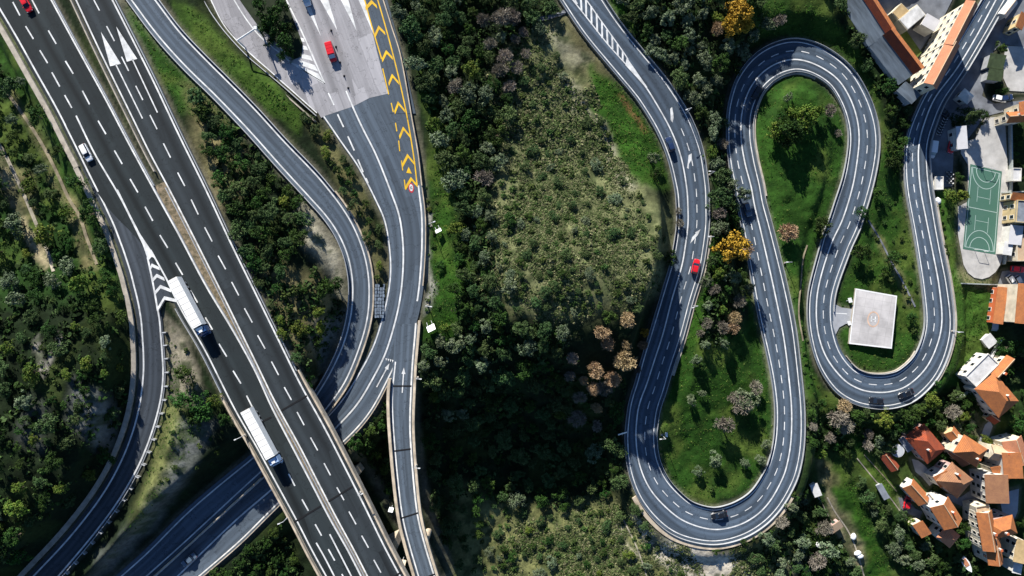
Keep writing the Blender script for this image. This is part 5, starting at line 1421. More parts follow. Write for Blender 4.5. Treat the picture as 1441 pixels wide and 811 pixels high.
house('long white house with few windows under the meadow edge', 1381, 521, -45, 44, 20, 7, 0, 'white', 'white', 'flat', zg=ZV + .5)
house('slim orange roof standing beside the long white house', 1413, 518, -48, 32, 11, 7.5, 1.3, 'orange', 'cream', 'gable', zg=ZV + .5)
house('small crimson roofed hut in the dark garden below the hipped house', 1399, 588, 35, 12, 11, 3, .9, 'red', 'ochre', chim=0, floors=1)
house('block with bright orange roof and cream facade at the end of the meadow', 1446, 428, 95, 54, 26, 9.5, 1.2, 'orange', 'cream', 'shed', zg=ZV + 1, chim=2, floors=1)
house('red orange lean to along the cream facade of the meadow end block', 1407, 430, 98, 50, 9, 4, .9, 'orange', 'red', 'shed', zg=ZV + 1, chim=0, floors=1)
house('small dark red shed on the grass terrace beside the village trees', 1253, 650, 52, 24, 11, 2.6, 1.0, 'red', 'pink', chim=0, win=False, name='shed', cat='shed', zg=-14)
house('white roofed garden shed on the dry patch below the lower hairpin', 1148, 690, 68, 16, 8, 2.6, .3, 'white', 'white', 'shed', chim=0, win=False, name='shed', cat='shed', zg=-11.5)
house('small pale pink hut at the end of the garden rows', 1176, 742, -35, 17, 9, 2.4, .6, 'cream', 'pink', 'shed', chim=0, win=False, name='shed', cat='shed', zg=-13)
house('long narrow grey greenhouse roof on the lower grass terrace', 1242, 692, 60, 21, 6, 2.0, .4, 'grey', 'grey', 'shed', chim=0, win=False, name='greenhouse', cat='greenhouse', zg=-14.5)
house('blue grey canopy beside the red brown roofed house', 1275, 625, 55, 20, 8, 2.6, .3, 'grey', 'grey', 'shed', chim=0, win=False, name='canopy', cat='canopy', zg=ZV)
house('white canopy on the meadow edge by the garden gate', 1392, 480, 50, 14, 13, 2.6, .2, 'white', 'white', 'shed', chim=0, win=False, name='canopy', cat='canopy', zg=-14.5)
house('white clipped shed at the edge of the meadow wall', 1431, 800, 100, 12, 9, 3, .4, 'white', 'white', 'shed', chim=0, win=False, name='shed', cat='shed')
# around the court and car park
zc = ZT - .3
house('long white club building with red trim beside the dark conifer', 1353, 194, 86, 30, 11, 4.2, .5, 'palegrey', 'white', 'shed', zg=zc, floors=1, chim=0, cat='building', name='club_building')
house('white roofed kiosk in the shade at the street corner', 1361, 135, 40, 14, 12, 3.4, 1.0, 'white', 'white', 'hip', zg=zc, floors=1, chim=0, name='kiosk', cat='kiosk')
house('white roofed kiosk next to the scooter row', 1321, 258, 90, 17, 10, 3.0, .2, 'white', 'white', 'flat', zg=zc, floors=1, chim=0, name='kiosk', cat='kiosk')
house('dark green roofed shelter at the storage yard, upper of the two', 1402, 87, 8, 20, 17, 3.4, .8, 'green', 'grey', 'shed', zg=zc, win=False, chim=0, name='shelter', cat='shelter')
house('dark green roofed shelter at the storage yard, lower of the two', 1400, 106, 8, 18, 13, 3.0, .6, 'green', 'grey', 'shed', zg=zc, win=False, chim=0, name='shelter', cat='shelter')
house('orange roofed house with a cream gable at the corner of the paving', 1433, 164, -4, 26, 12, 6, 1.2, 'orange', 'cream', zg=zc)
house('orange roofed back house rising behind the cream gable house', 1445, 152, 85, 16, 12, 7, 1.2, 'orange', 'cream', zg=zc)
house('small white roofed shed in the green garden beside the sports ground', 1430, 246, 92, 17, 11, 3, .2, 'white', 'white', 'flat', zg=zc, win=False, chim=0, name='shed', cat='shed')
house('low ochre house with a bright orange strip roof beside the sports ground', 1436, 278, 8, 24, 8, 5, .8, 'orange', 'ochre', 'shed', zg=zc, chim=0)
house('grey flat roofed house with ochre balconies beside the sports ground', 1441, 298, 94, 30, 22, 6, 0, 'grey', 'ochre', 'flat', zg=zc)
house('pale awning roof beside the sports ground, larger of the two', 1429, 331, 97, 25, 14, 4, .5, 'palegrey', 'white', 'shed', zg=zc, win=False, chim=0, name='awning', cat='awning')
house('small blue white awning near the rounded end of the paving', 1418, 350, 100, 16, 9, 3.4, .3, 'white', 'white', 'shed', zg=zc, win=False, chim=0, name='awning', cat='awning')
house('pale cream flat roofed building at the photo edge below the awnings', 1441, 349, 90, 36, 22, 5, 0, 'cream', 'cream', 'flat', zg=zc - 1)
house('white roofed boat shed at the upper corner of the town street', 1420, 11, -52, 24, 10, 3.6, .8, 'white', 'white', 'gable', zg=zc, win=False, chim=0, name='shed', cat='shed')
house('ochre fronted house by the upper corner of the town street', 1437, 30, -68, 20, 10, 5, .8, 'orange', 'ochre', 'shed', zg=zc, chim=0)

# the large courtyard building by the upper right road: hall wing and street wing
def wing(label, e0, e1, prof, h_eave, zg, mats, name='courtyard_building', win=None):
    """prof: [(offset_m, z, material key)] across the wing from its outer edge; e0,e1: photo points of the outer wall top."""
    a = Vector(P(e0[0], e0[1], zg + h_eave)); b = Vector(P(e1[0], e1[1], zg + h_eave))
    d = (b - a); ln = d.length; rz = math.atan2(d.y, d.x)
    t = thing(name, label, 'building', ((a.x + b.x) / 2, (a.y + b.y) / 2, zg), rz)
    us = [q[0] for q in prof]
    out = [(us[0] + .05, -1.5)] + [(u + (.05 if i == 0 else -.05 if i == len(prof) - 1 else 0), z - .12) for i, (u, z, _) in enumerate(prof)] + [(us[-1] - .05, -1.5)]
    k = MB(); n = len(out)
    v = [(-ln / 2, u, z) for u, z in out] + [(ln / 2, u, z) for u, z in out]
    k.add(v, [list(range(n)), list(range(2 * n - 1, n - 1, -1))] + [[i, i + n, (i + 1) % n + n, (i + 1) % n] for i in range(n)])
    k.build('wall', WM[mats], t)
    for (u0, z0, m0), (u1, z1, _) in zip(prof[:-1], prof[1:]):
        e = .3
        MB().loft([[(-ln / 2 - e, u0, z0), (ln / 2 + e, u0, z0), (ln / 2 + e, u1, z1), (-ln / 2 - e, u1, z1)], [(-ln / 2 - e, u0, z0 + .15), (ln / 2 + e, u0, z0 + .15), (ln / 2 + e, u1, z1 + .15), (-ln / 2 - e, u1, z1 + .15)]]).build('roof', RM[m0], t)
    return t, ln
zb = ZT + 2.5
# hall wing: outer wall faces the dark wood, roof climbs to a ridge, tiles coloured red for shade, orange for sun
t1, ln = wing('upper half of the hall wing with streaky dark blue grey roof, slope reddened for shade', (1221, 65), (1176, -4), [(0, 5, 'slate'), (-4.4, 7.3, 'slate'), (-4.45, 7.6, 'red'), (-5.5, 9.5, 'orange'), (-6.7, 9.2, 'orange')], 5, zb, 'grey')
t2, ln = wing('lower half of the hall wing with paler grey roof, slope reddened for shade', (1263, 119), (1222.5, 66), [(0, 5, 'slate'), (-3.6, 7.0, 'slate'), (-3.65, 7.3, 'red'), (-5.0, 9.7, 'orange'), (-6.2, 9.4, 'orange')], 5, zb, 'grey')
house('low blue grey roofed corner block at the tip of the courtyard building', 1278, 131, 42, 26, 14, 5, .8, 'slate', 'grey', 'shed', zg=zb, chim=0, floors=1, name='corner_block', cat='building')
# street wing: cream facade with rows of windows, pinkish orange roof
def facade_wing(label, px, py, ang, Lp, Wp, h, roof):
    t = house(label, px, py, ang, Lp, Wp, h, 1.1, roof, 'cream', 'gable', zg=zb - 1.5, floors=4, chim=0, name='courtyard_building', cat='building')
    return t
facade_wing('street wing of the courtyard building beside the hill road, upper pinkish roofed block', 1354, 34, 117, 66, 15, 13.5, 'pink')
facade_wing('street wing of the courtyard building beside the hill road, lower orange roofed block', 1327, 90, 118, 66, 17, 13.5, 'pink')
k = thing('terrace_block', 'white terrace block with parapets standing in the courtyard beside the lawn', 'building', P(1283, 25, zb + 4), R(40))
MB().box((0, 0, -2), (7, 4, 4.5)).build('wall', WM['cream'], k); MB().box((0, 0, .35), (6.6, 3.6, .12)).build('roof', RM['white'], k)
k = thing('terrace_block', 'small cream terrace block in the courtyard next to the hall wing ridge', 'building', P(1266, 18, zb + 3), R(45))
MB().box((0, 0, -1.5), (4, 3.4, 4)).build('wall', WM['cream'], k); MB().box((0, 0, .6), (3.7, 3.1, .12)).build('roof', RM['tan'], k)
k = thing('terrace_block', 'grey roofed box in the shaded courtyard beside the cream facade', 'building', P(1308, 33, zb + 4), R(-30))
MB().box((0, 0, -2), (4.2, 3.4, 5)).build('wall', WM['white'], k); MB().box((0, 0, .6), (4.4, 3.6, .15)).build('roof', RM['palegrey'], k)
k = thing('terrace_block', 'pale stair block at the tip between hall wing and street wing', 'building', P(1289, 121, zb + 4), R(35))
MB().box((0, 0, -2), (4.5, 3.0, 5)).build('wall', WM['white'], k); MB().box((0, 0, .6), (4.2, 2.7, .12)).build('roof', RM['white'], k)
tag(link('courtyard_lawn', poly_mesh('courtyard_lawn', [[(1263, 52), (1276, 44), (1297, 74), (1290, 82), (1276, 76)]], flat(zb), .3, mat('clipped lawn', (0.10, 0.14, 0.03), .95, .4, .6, 'world', bump=.5))), kind='structure')

# small things in the gardens
tr = thing('round_pool', 'round white covered pool on the grass near the red brown house', 'pool', on_ground(1262, 634))
MB().cyl((0, 0, -.1), (0, 0, .7), 1.9, n=24).build('rim', M['padedge'], tr); MB().cyl((0, 0, .7), (0, 0, .76), 1.7, n=24).build('cover', VM['silver'], tr)
bt = thing('rowing_boat', 'small white boat with a tan inside stored between garden trees', 'boat', on_ground(1357, 792), R(-58))
MB().loft([[(-2.2, -.6, .2), (-2.2, .6, .2), (-2.2, .8, .9), (-2.2, -.8, .9)], [(0, -.8, .1), (0, .8, .1), (0, 1.1, .95), (0, -1.1, .95)], [(1.8, -.5, .2), (1.8, .5, .2), (1.8, .7, 1.0), (1.8, -.7, 1.0)], [(2.9, -.05, .6), (2.9, .05, .6), (2.9, .08, 1.1), (2.9, -.08, 1.1)]]).build('hull', VM['white'], bt)
MB().box((-.4, 0, 1.0), (2.4, 1.3, .14)).build('cover', RM['pink'], bt)
for lab, x, y, c in [('white box beside the garden track, upper one', 1200, 755, 'white'), ('white tank beside the garden track, lower of the pair', 1209, 782, 'white'), ('white tank beside the garden track, upper of the pair', 1206, 778, 'white'), ('white heap of sheeting among the bushes below the garden rows', 1150, 766, 'white'), ('pale block of stone on the meadow by the town car park', 1319, 283, 'white')]:
    xx, yy, zz = on_ground(x, y); rg = random.Random(x)
    kk = MB(); kk.loft([[( (1 + .2 * rg.random()) * .9 * math.cos(a) * s_, .7 * math.sin(a) * s_, z_) for a in np.linspace(0, 2 * math.pi, 9)[:-1]] for s_, z_ in ((1, -.2), (1.05, .5), (.85, .9), (.4, 1.05))])
    o = tag(kk.build('storage_tank' if 'tank' in lab else 'white_block', VM[c]), lab, 'tank' if 'tank' in lab else 'block'); o.location = (xx, yy, zz); o.rotation_euler = (0, 0, rg.random() * 3)
# ------------------------------------------------------------------ plants
FM = {
 'mid': foliage_mat('mid green leaves', (0.032, 0.068, 0.018), (0.078, 0.122, 0.042), (0.014, 0.032, 0.009), .025),
 'dense': foliage_mat('dark green leaves', (0.018, 0.044, 0.008), (0.038, 0.084, 0.012), (0.010, 0.024, 0.006)),
 'pale': foliage_mat('grey green leaves', (0.072, 0.106, 0.050), (0.165, 0.20, 0.12), (0.030, 0.05, 0.02), .02),
 'bright': foliage_mat('yellow green leaves', (0.068, 0.118, 0.015), (0.115, 0.142, 0.022), (0.030, 0.062, 0.010), .02),
 'bare': foliage_mat('bare grey twigs', (0.21, 0.185, 0.145), (0.33, 0.29, 0.235), (0.12, 0.105, 0.075), .02),
 'autumn': foliage_mat('orange autumn leaves', (0.33, 0.19, 0.02), (0.42, 0.25, 0.025), (0.08, 0.08, 0.018), .015, .25),
 'tan': foliage_mat('tan half bare twigs', (0.32, 0.22, 0.12), (0.40, 0.28, 0.17), (0.20, 0.15, 0.07), .015, .35),
 'shrub': foliage_mat('green shrub leaves', (0.038, 0.072, 0.014), (0.070, 0.110, 0.028), (0.020, 0.04, 0.010)),
 'conifer': foliage_mat('deep green needles', (0.018, 0.040, 0.012), (0.030, 0.058, 0.016), (0.012, 0.024, 0.008)),
}
M['bark'] = mat('grey brown bark', (0.12, 0.09, 0.065), .95, .4, 3.0, bump=.6)

def leaf_quads(rs, pos, nrm, size, elong=1.6):
    n = len(pos)
    r = rs.normal(size=(n, 3)); nrm = nrm + r * .55; nrm /= np.linalg.norm(nrm, axis=1)[:, None]
    t = np.cross(nrm, rs.normal(size=(n, 3))); t /= np.linalg.norm(t, axis=1)[:, None] + 1e-9
    b = np.cross(nrm, t)
    s = size * rs.uniform(.6, 1.25, (n, 1))
    t = t * s * elong / 2; b = b * s / 2
    return np.stack([pos - t, pos + b * .9, pos + t, pos - b * .9], 1)

def crown(kind, seed):
    """unit crown: radius 1, height about 1, base at z=0; clumps of small leaf faces with gaps between them"""
    rs = np.random.RandomState(seed)
    V = []
    if kind in ('bare', 'tan', 'tanleaf'):
        # branching twigs: bundles of thin faces fanning out from a few limbs
        for _ in range(34):
            a = rs.uniform(0, 2 * math.pi); rr = math.sqrt(rs.rand()) * .62
            c = np.array([rr * math.cos(a), rr * math.sin(a), .38 + .35 * rs.rand() * (1 - rr)])
            n = 26
            d = rs.normal(size=(n, 3)); d[:, 2] = np.abs(d[:, 2]) * .8 + .1; d += np.array([c[0], c[1], 0]) * 1.5
            d /= np.linalg.norm(d, axis=1)[:, None]
            ln = rs.uniform(.18, .42, (n, 1))
            p0 = c + d * .03; p1 = c + d * ln
            w = np.cross(d, rs.normal(size=(n, 3))); w /= np.linalg.norm(w, axis=1)[:, None]; w *= rs.uniform(.012, .026, (n, 1))
            V.append(np.stack([p0 - w, p0 + w, p1 + w * .5, p1 - w * .5], 1))
            if kind == 'tan':
                m_ = 14
                V.append(leaf_quads(rs, c + rs.normal(size=(m_, 3)) * .13, np.tile([0, 0, 1.0], (m_, 1)), .085))
        return np.concatenate(V)
    nclump = {'mid': 40, 'dense': 34, 'pale': 40, 'bright': 36, 'autumn': 44, 'shrub': 14, 'conifer': 46}[kind]
    for k in range(nclump):
        a = rs.uniform(0, 2 * math.pi)
        if kind == 'conifer':
            h = rs.rand(); rr = (1 - h) * .85 * rs.uniform(.6, 1); c = np.array([rr * math.cos(a), rr * math.sin(a), h * .95]); cr = .2
        else:
            rr = math.sqrt(rs.rand()) * .74 * (1 + .24 * math.sin(2 * a + seed * 1.7) + .18 * math.sin(3 * a + seed) + .12 * math.sin(5 * a + seed * 2)); top = math.sqrt(max(0, 1 - min(1, rr / .95) ** 2))
            c = np.array([rr * math.cos(a), rr * math.sin(a), .18 + .62 * top * rs.uniform(.45, 1.0)]); cr = rs.uniform(.15, .29)
        n = {'mid': 46, 'dense': 46, 'pale': 40, 'bright': 42, 'autumn': 40, 'shrub': 40, 'conifer': 40}[kind]
        d = rs.normal(size=(n, 3)); d[:, 2] = d[:, 2] * .7 + .35; d /= np.linalg.norm(d, axis=1)[:, None]
        rad = rs.uniform(.55, 1.05, (n, 1)) * cr
        pos = c + d * rad * np.array([1, 1, .85])
        sz = {'mid': .08, 'dense': .08, 'pale': .085, 'bright': .09, 'autumn': .085, 'shrub': .17, 'conifer': .06}[kind]
        V.append(leaf_quads(rs, pos, d + [0, 0, .25], sz, 2.6 if kind == 'conifer' else 1.5))
    return np.concatenate(V)

def trunk_mesh(seed, bare=False):
    rg = random.Random(seed); k = MB()
    k.cyl((0, 0, -.12), (rg.uniform(-.03, .03), rg.uniform(-.03, .03), .35), .075, .05, 8)
    for q in range(5):
        a = q * 1.26 + rg.random(); k.cyl((0, 0, .26 + .03 * q), (.42 * math.cos(a), .42 * math.sin(a), .55 + .2 * rg.random()), .034, .01, 5)
    return k.mesh('trunk', M['bark'])
CR = {}
for kd, nv in (('mid', 5), ('dense', 5), ('pale', 5), ('bright', 3), ('bare', 4), ('autumn', 2), ('tan', 3), ('shrub', 4), ('conifer', 2)):
    CR[kd] = [quads_mesh('crown', crown(kd, 100 * (i + 1) + len(kd)), FM[kd]) for i in range(nv)]
TRK = [trunk_mesh(i) for i in range(4)]

NAME = {'mid': ('clumpy_tree', 'tree'), 'dense': ('dense_tree', 'tree'), 'pale': ('pale_tree', 'tree'), 'bright': ('bright_tree', 'tree'), 'bare': ('bare_tree', 'tree'), 'autumn': ('autumn_tree', 'tree'), 'tan': ('tan_tree', 'tree'), 'shrub': ('shrub', 'shrub'), 'conifer': ('conifer_tree', 'tree')}
LOOK = {'mid': 'mid green clumpy tree', 'dense': 'dark green bushy tree', 'pale': 'pale grey green tree', 'bright': 'yellow green leafy tree', 'bare': 'bare grey twiggy tree', 'autumn': 'orange leaved autumn tree', 'tan': 'tan half bare tree', 'shrub': 'low green shrub', 'conifer': 'deep green conifer'}
GROUP = {'mid': 'mid green trees', 'dense': 'dark green trees', 'pale': 'grey green trees', 'bright': 'yellow green trees', 'bare': 'bare twiggy trees', 'autumn': 'orange autumn trees', 'tan': 'tan half bare trees', 'shrub': 'low shrubs', 'conifer': 'conifers'}
LM = [('the white car', 121, 215), ('the concrete wall by the white car', 100, 190), ('the brown track', 40, 310), ('the grey rock patch', 130, 580), ('the exit ramp', 190, 480), ('the lower end of the exit ramp wall', 110, 690), ('the exit ramp rail posts', 225, 600),
      ('the big white arrows', 158, 75), ('the gravel median end', 225, 262), ('the exit ramp chevrons', 230, 400), ('the dark cab truck', 266, 433), ('the light cab truck', 368, 617), ('the curved ramp bend', 500, 400), ('the pale stone slope', 455, 340), ('the curved ramp top', 240, 60), ('the straight part of the curved ramp', 380, 200), ('the far carriageway rail', 330, 330),
      ('the stone wall', 534, 425), ('the sign gantry', 347, 48), ('the red van', 466, 74), ('the plaza hatching', 428, 75), ('the speed marking', 578, 264), ('the yellow chevrons', 560, 120), ('the white sign board', 603, 452), ('the small sign on the grass strip', 614, 318), ('the slip road bridge', 570, 640), ('the motorway bridge', 470, 700),
      ('the culvert path', 770, 22), ('the rocky slope', 800, 250), ('the top of the rocky slope', 760, 120), ('the foot of the rocky slope', 780, 430), ('the meadow by the hill road', 890, 190), ('the dark blue car', 943, 203), ('the hill road hatching', 850, 50), ('the red hatchback', 979, 375), ('the first merge arrow', 945, 160), ('the lowest merge arrow', 979, 335), ('the shaded valley', 720, 600), ('the shaded hill road bend', 890, 560), ('the leaning sign arm', 876, 614),
      ('the dry lower slope', 800, 760), ('the pale ledge of the lower hairpin', 980, 780), ('the car in the lower hairpin', 1012, 725), ('the park lawn', 1000, 560), ('the orange tree clearing', 1035, 347), ('the upper hairpin car', 1065, 131), ('the upper hairpin crown', 1123, 70), ('the upper hairpin lawn', 1120, 230), ('the lamp between the road arms', 1104, 370), ('the helipad', 1229, 450), ('the helipad loop bottom', 1240, 560), ('the meadow', 1375, 460), ('the sports court', 1383, 295), ('the scooter row', 1335, 250), ('the club building', 1353, 194), ('the hall wing', 1230, 80), ('the courtyard building tip', 1278, 131), ('the storage yard', 1420, 95),
      ('the red brown roofed house', 1306, 626), ('the dark red shed', 1253, 650), ('the white garden shed', 1148, 690), ('the pink hut', 1176, 742), ('the greenhouse', 1242, 692), ('the tall white house', 1334, 724), ('the grey drive', 1280, 712), ('the pink pyramid roof', 1338, 757), ('the long village house', 1392, 748), ('the hipped house', 1406, 557), ('the crimson hut', 1399, 588), ('the stored boat', 1357, 792), ('the garden wall', 1370, 545), ('the lower hairpin outer edge', 1125, 640), ('the meadow end block', 1427, 428), ('the brown roofed house', 1402, 688)]
ORD = ['', 'second', 'third', 'fourth', 'fifth', 'sixth', 'seventh', 'eighth', 'ninth', 'tenth', 'eleventh', 'twelfth', 'thirteenth', 'fourteenth', 'fifteenth', 'sixteenth', 'seventeenth', 'eighteenth', 'nineteenth', 'twentieth']
PLANTS = []   # [kind, x, y, z, r, h, px, py]
PX = []
def try_plant(kind, px, py, r, h, gap=.72, road=.35, force=False):
    x, y, z = on_ground(px, py, h * .65)
    if not force:
        rc = float(grid_at(RG, x, y))
        if rc < r * road + .5: return False
        if PX:
            a = np.array(PX); d = np.hypot(a[:, 0] - x, a[:, 1] - y)
            if (d < (a[:, 2] + r) * gap).any(): return False
    PX.append((x, y, r)); PLANTS.append([kind, x, y, z, r, h, px, py])
    return True
# trees that stand out in the photograph: kind, px, py, crown radius px, height factor
SOLO = [('autumn', 1036, 347, 27, 1.5), ('tan', 1050, 352, 14, 1.4), ('autumn', 1042, 14, 22, 1.3), ('autumn', 1030, 36, 18, 1.2), ('autumn', 1050, 36, 13, 1.2), ('tan', 1010, 40, 12, 1.3),
  ('tan', 884, 450, 13, 1.4), ('tan', 848, 468, 13, 1.4), ('tan', 856, 484, 12, 1.4), ('autumn', 908, 468, 8, 1.3), ('tan', 905, 486, 9, 1.3), ('tan', 880, 508, 17, 1.4), ('tan', 838, 522, 14, 1.4), ('tan', 862, 534, 13, 1.3), ('bare', 852, 545, 14, 1.3), ('tan', 835, 548, 11, 1.3), ('bare', 815, 560, 12, 1.3), ('tan', 840, 575, 10, 1.3), ('bare', 812, 590, 16, 1.2), ('bare', 840, 600, 10, 1.2), ('bright', 788, 584, 9, 1.3), ('bare', 806, 505, 10, 1.2), ('bare', 802, 530, 9, 1.2), ('tan', 882, 486, 9, 1.3), ('bare', 898, 520, 8, 1.2), ('tan', 822, 536, 8, 1.2),
  ('bright', 1136, 163, 21, 1.4), ('bright', 1120, 160, 15, 1.4), ('bright', 1150, 158, 14, 1.3), ('dense', 1112, 182, 21, 1.5), ('bright', 1092, 182, 16, 1.2), ('dense', 1128, 188, 18, 1.4), ('dense', 1106, 200, 14, 1.3), ('pale', 1110, 137, 9, 1.2), ('bare', 1168, 156, 11, 1.2), ('bare', 1180, 188, 7, 1.0), ('dense', 1100, 165, 10, 1.3),
  ('tan', 1111, 327, 16, 1.2), ('dense', 1160, 318, 17, 1.2), ('dense', 1152, 322, 12, 1.1), ('dense', 1215, 355, 18, 1.2), ('dense', 1256, 366, 15, 1.2), ('dense', 1245, 385, 10, 1.0), ('dense', 1284, 448, 10, 1.0), ('shrub', 1256, 394, 7, 1.0), ('shrub', 1288, 467, 6, 1.0), ('dense', 1237, 272, 10, 1.1), ('dense', 1215, 300, 12, 1.2),
  ('pale', 1008, 647, 13, 1.3), ('pale', 984, 664, 10, 1.3), ('pale', 1049, 652, 9, 1.3), ('pale', 1072, 648, 9, 1.2), ('shrub', 1001, 689, 5, 1.2), ('pale', 973, 564, 10, 1.2), ('pale', 988, 554, 7, 1.2), ('bare', 1020, 598, 17, 1.1), ('pale', 1052, 565, 20, 1.2), ('bright', 1050, 578, 10, 1.2), ('bare', 1044, 570, 18, 1.1), ('pale', 1078, 625, 8, 1.1), ('bare', 1065, 545, 14, 1.1), ('bare', 1032, 560, 12, 1.1),
  ('tan', 1034, 448, 11, 1.4), ('tan', 1032, 462, 11, 1.4), ('bright', 1018, 437, 9, 1.2), ('bare', 1042, 425, 13, 1.2), ('pale', 998, 431, 9, 1.2), ('bare', 1006, 408, 10, 1.2), ('pale', 993, 485, 8, 1.2), ('pale', 980, 508, 11, 1.2), ('dense', 985, 515, 9, 1.2), ('bright', 1012, 384, 12, 1.2), ('dense', 1045, 385, 9, 1.1), ('bare', 996, 455, 10, 1.1), ('pale', 1046, 272, 16, 1.5), ('pale', 1030, 262, 14, 1.5), ('bare', 1012, 300, 12, 1.3),
  ('dense', 945, 364, 13, 1.2), ('bare', 957, 314, 7, 1.3), ('bare', 955, 297, 6, 1.2), ('pale', 920, 222, 10, 1.2), ('dense', 924, 244, 11, 1.3),
  ('conifer', 1370, 163, 21, 1.6), ('conifer', 1352, 168, 14, 1.2), ('dense', 1386, 162, 13, 1.3), ('bright', 1354, 276, 14, 1.3), ('bright', 1340, 278, 12, 1.2), ('dense', 1350, 250, 9, 1.2), ('dense', 1411, 66, 12, 1.2), ('dense', 1415, 125, 9, 1.2), ('shrub', 1404, 128, 5, 1.0),
  ('dense', 432, 540, 10, 1.2), ('dense', 260, 528, 17, 1.0), ('dense', 285, 575, 20, 1.1), ('dense', 256, 565, 17, 1.1), ('dense', 272, 590, 13, 1.0), ('bright', 300, 565, 12, 1.0), ('dense', 315, 590, 10, 1.0),
  ('bright', 447, 440, 11, 1.0), ('bright', 420, 462, 15, 1.0), ('bright', 450, 462, 10, 1.0), ('shrub', 407, 435, 7, 1.2), ('shrub', 412, 410, 8, 1.2), ('shrub', 440, 385, 9, 1.2), ('dense', 468, 398, 16, 1.2), ('dense', 455, 408, 13, 1.2), ('bright', 396, 470, 10, 1.0), ('shrub', 400, 416, 6, 1.1),
  ('bright', 110, 400, 18, 1.2), ('bright', 60, 330, 20, 1.2), ('pale', 20, 315, 18, 1.2), ('bright', 120, 512, 12, 1.1), ('bright', 145, 526, 7, 1.1), ('pale', 30, 565, 14, 1.1), ('bright', 110, 674, 13, 1.0), ('bright', 45, 620, 10, 1.0), ('pale', 20, 420, 14, 1.2), ('bright', 90, 300, 11, 1.2), ('pale', 70, 395, 12, 1.1), ('bright', 105, 460, 8, 1.0),
  ('bright', 640, 322, 12, 1.2), ('dense', 640, 410, 14, 1.2), ('pale', 642, 485, 15, 1.2), ('pale', 680, 515, 14, 1.2), ('bright', 626, 462, 11, 1.1), ('dense', 620, 375, 9, 1.0), ('pale', 620, 510, 11, 1.2), ('pale', 628, 585, 13, 1.2), ('dense', 655, 435, 14, 1.2), ('bright', 610, 558, 10, 1.1), ('dense', 520, 640, 10, 1.1), ('bright', 530, 640, 9, 1.0),
  ('dense', 380, 20, 20, 1.5), ('dense', 400, 62, 18, 1.5), ('dense', 372, 42, 13, 1.4), ('dense', 388, 38, 16, 1.5), ('dense', 408, 76, 10, 1.3), ('dense', 362, 8, 14, 1.4), ('dense', 395, 8, 12, 1.4), ('dense', 404, 40, 11, 1.4), ('dense', 378, 60, 9, 1.2), ('dense', 396, 78, 8, 1.1),
  ('bare', 706, 24, 18, 1.3), ('bare', 722, 22, 15, 1.3), ('bare', 680, 28, 14, 1.3), ('bare', 736, 44, 10, 1.2), ('bare', 710, 80, 14, 1.2), ('bare', 740, 75, 9, 1.2), ('bare', 704, 98, 13, 1.2), ('bare', 716, 122, 12, 1.2), ('bare', 726, 55, 9, 1.2), ('bare', 640, 120, 12, 1.2), ('bare', 690, 60, 12, 1.2),
  ('bare', 1178, 590, 20, 1.1), ('bare', 1192, 600, 14, 1.1), ('tan', 1190, 572, 12, 1.1), ('bright', 1246, 592, 16, 1.1), ('dense', 1285, 588, 18, 1.2), ('bright', 1312, 565, 17, 1.2), ('dense', 1275, 600, 16, 1.1), ('dense', 1300, 578, 14, 1.2), ('bare', 1342, 580, 15, 1.1), ('bright', 1155, 640, 12, 1.1), ('bare', 1168, 616, 12, 1.1), ('dense', 1378, 560, 11, 1.1), ('bright', 1390, 620, 11, 1.1), ('shrub', 1390, 560, 8, 1.0), ('pale', 1348, 602, 10, 1.0), ('dense', 1372, 556, 13, 1.1), ('dense', 1425, 490, 20, 1.2), ('dense', 1408, 495, 12, 1.1), ('dense', 1432, 600, 16, 1.1), ('bright', 1438, 610, 12, 1.1), ('bare', 1150, 790, 16, 1.1), ('pale', 1170, 775, 22, 1.1), ('bare', 1160, 745, 15, 1.1), ('pale', 1130, 765, 14, 1.0), ('dense', 1340, 655, 14, 1.1), ('dense', 1332, 640, 9, 1.0), ('dense', 1357, 740, 16, 1.1), ('dense', 1360, 765, 15, 1.1), ('bright', 1283, 735, 9, 1.0), ('shrub', 1318, 690, 7, 1.0), ('dense', 1330, 690, 8, 1.0)]
for kd, px, py, rp, hf in SOLO:
    r = rp / 4.9
    try_plant(kd, px, py, r, max(1.4, r * hf * 1.25), force=True)
rs = np.random.RandomState(77)
def in_poly(x, y, poly):
    return poly_sd(np.array([[x, y]], float), poly)[0] > 0
HOLES = [[(1190, 400), (1270, 410), (1262, 498), (1186, 490)], [(1262, 46), (1300, 46), (1300, 90), (1270, 90)], [(828, 95), (868, 115), (905, 160), (935, 215), (935, 262), (900, 262), (862, 200)], [(930, 560), (990, 490), (1040, 480), (1068, 440), (1090, 540), (1088, 630), (1060, 690), (1000, 714), (950, 695), (925, 640)], [(1060, 215), (1190, 130), (1200, 200), (1130, 400), (1140, 530), (1120, 560)], [(1340, 276), (1404, 402), (1398, 450), (1340, 535), (1330, 470)], [(1180, 660), (1196, 650), (1262, 800), (1236, 811)], [(1186, 610), (1200, 606), (1285, 720), (1275, 730)], [(0, 200), (28, 250), (55, 315), (80, 385), (60, 385), (28, 315), (-12, 232)], [(30, 135), (60, 185), (95, 245), (130, 320), (142, 372), (120, 375), (78, 265), (40, 190), (10, 135)], [(420, 290), (462, 318), (486, 372), (489, 415), (470, 395), (440, 345)], [(905, 735), (950, 758), (1000, 778), (1060, 782), (1050, 811), (960, 811)]]
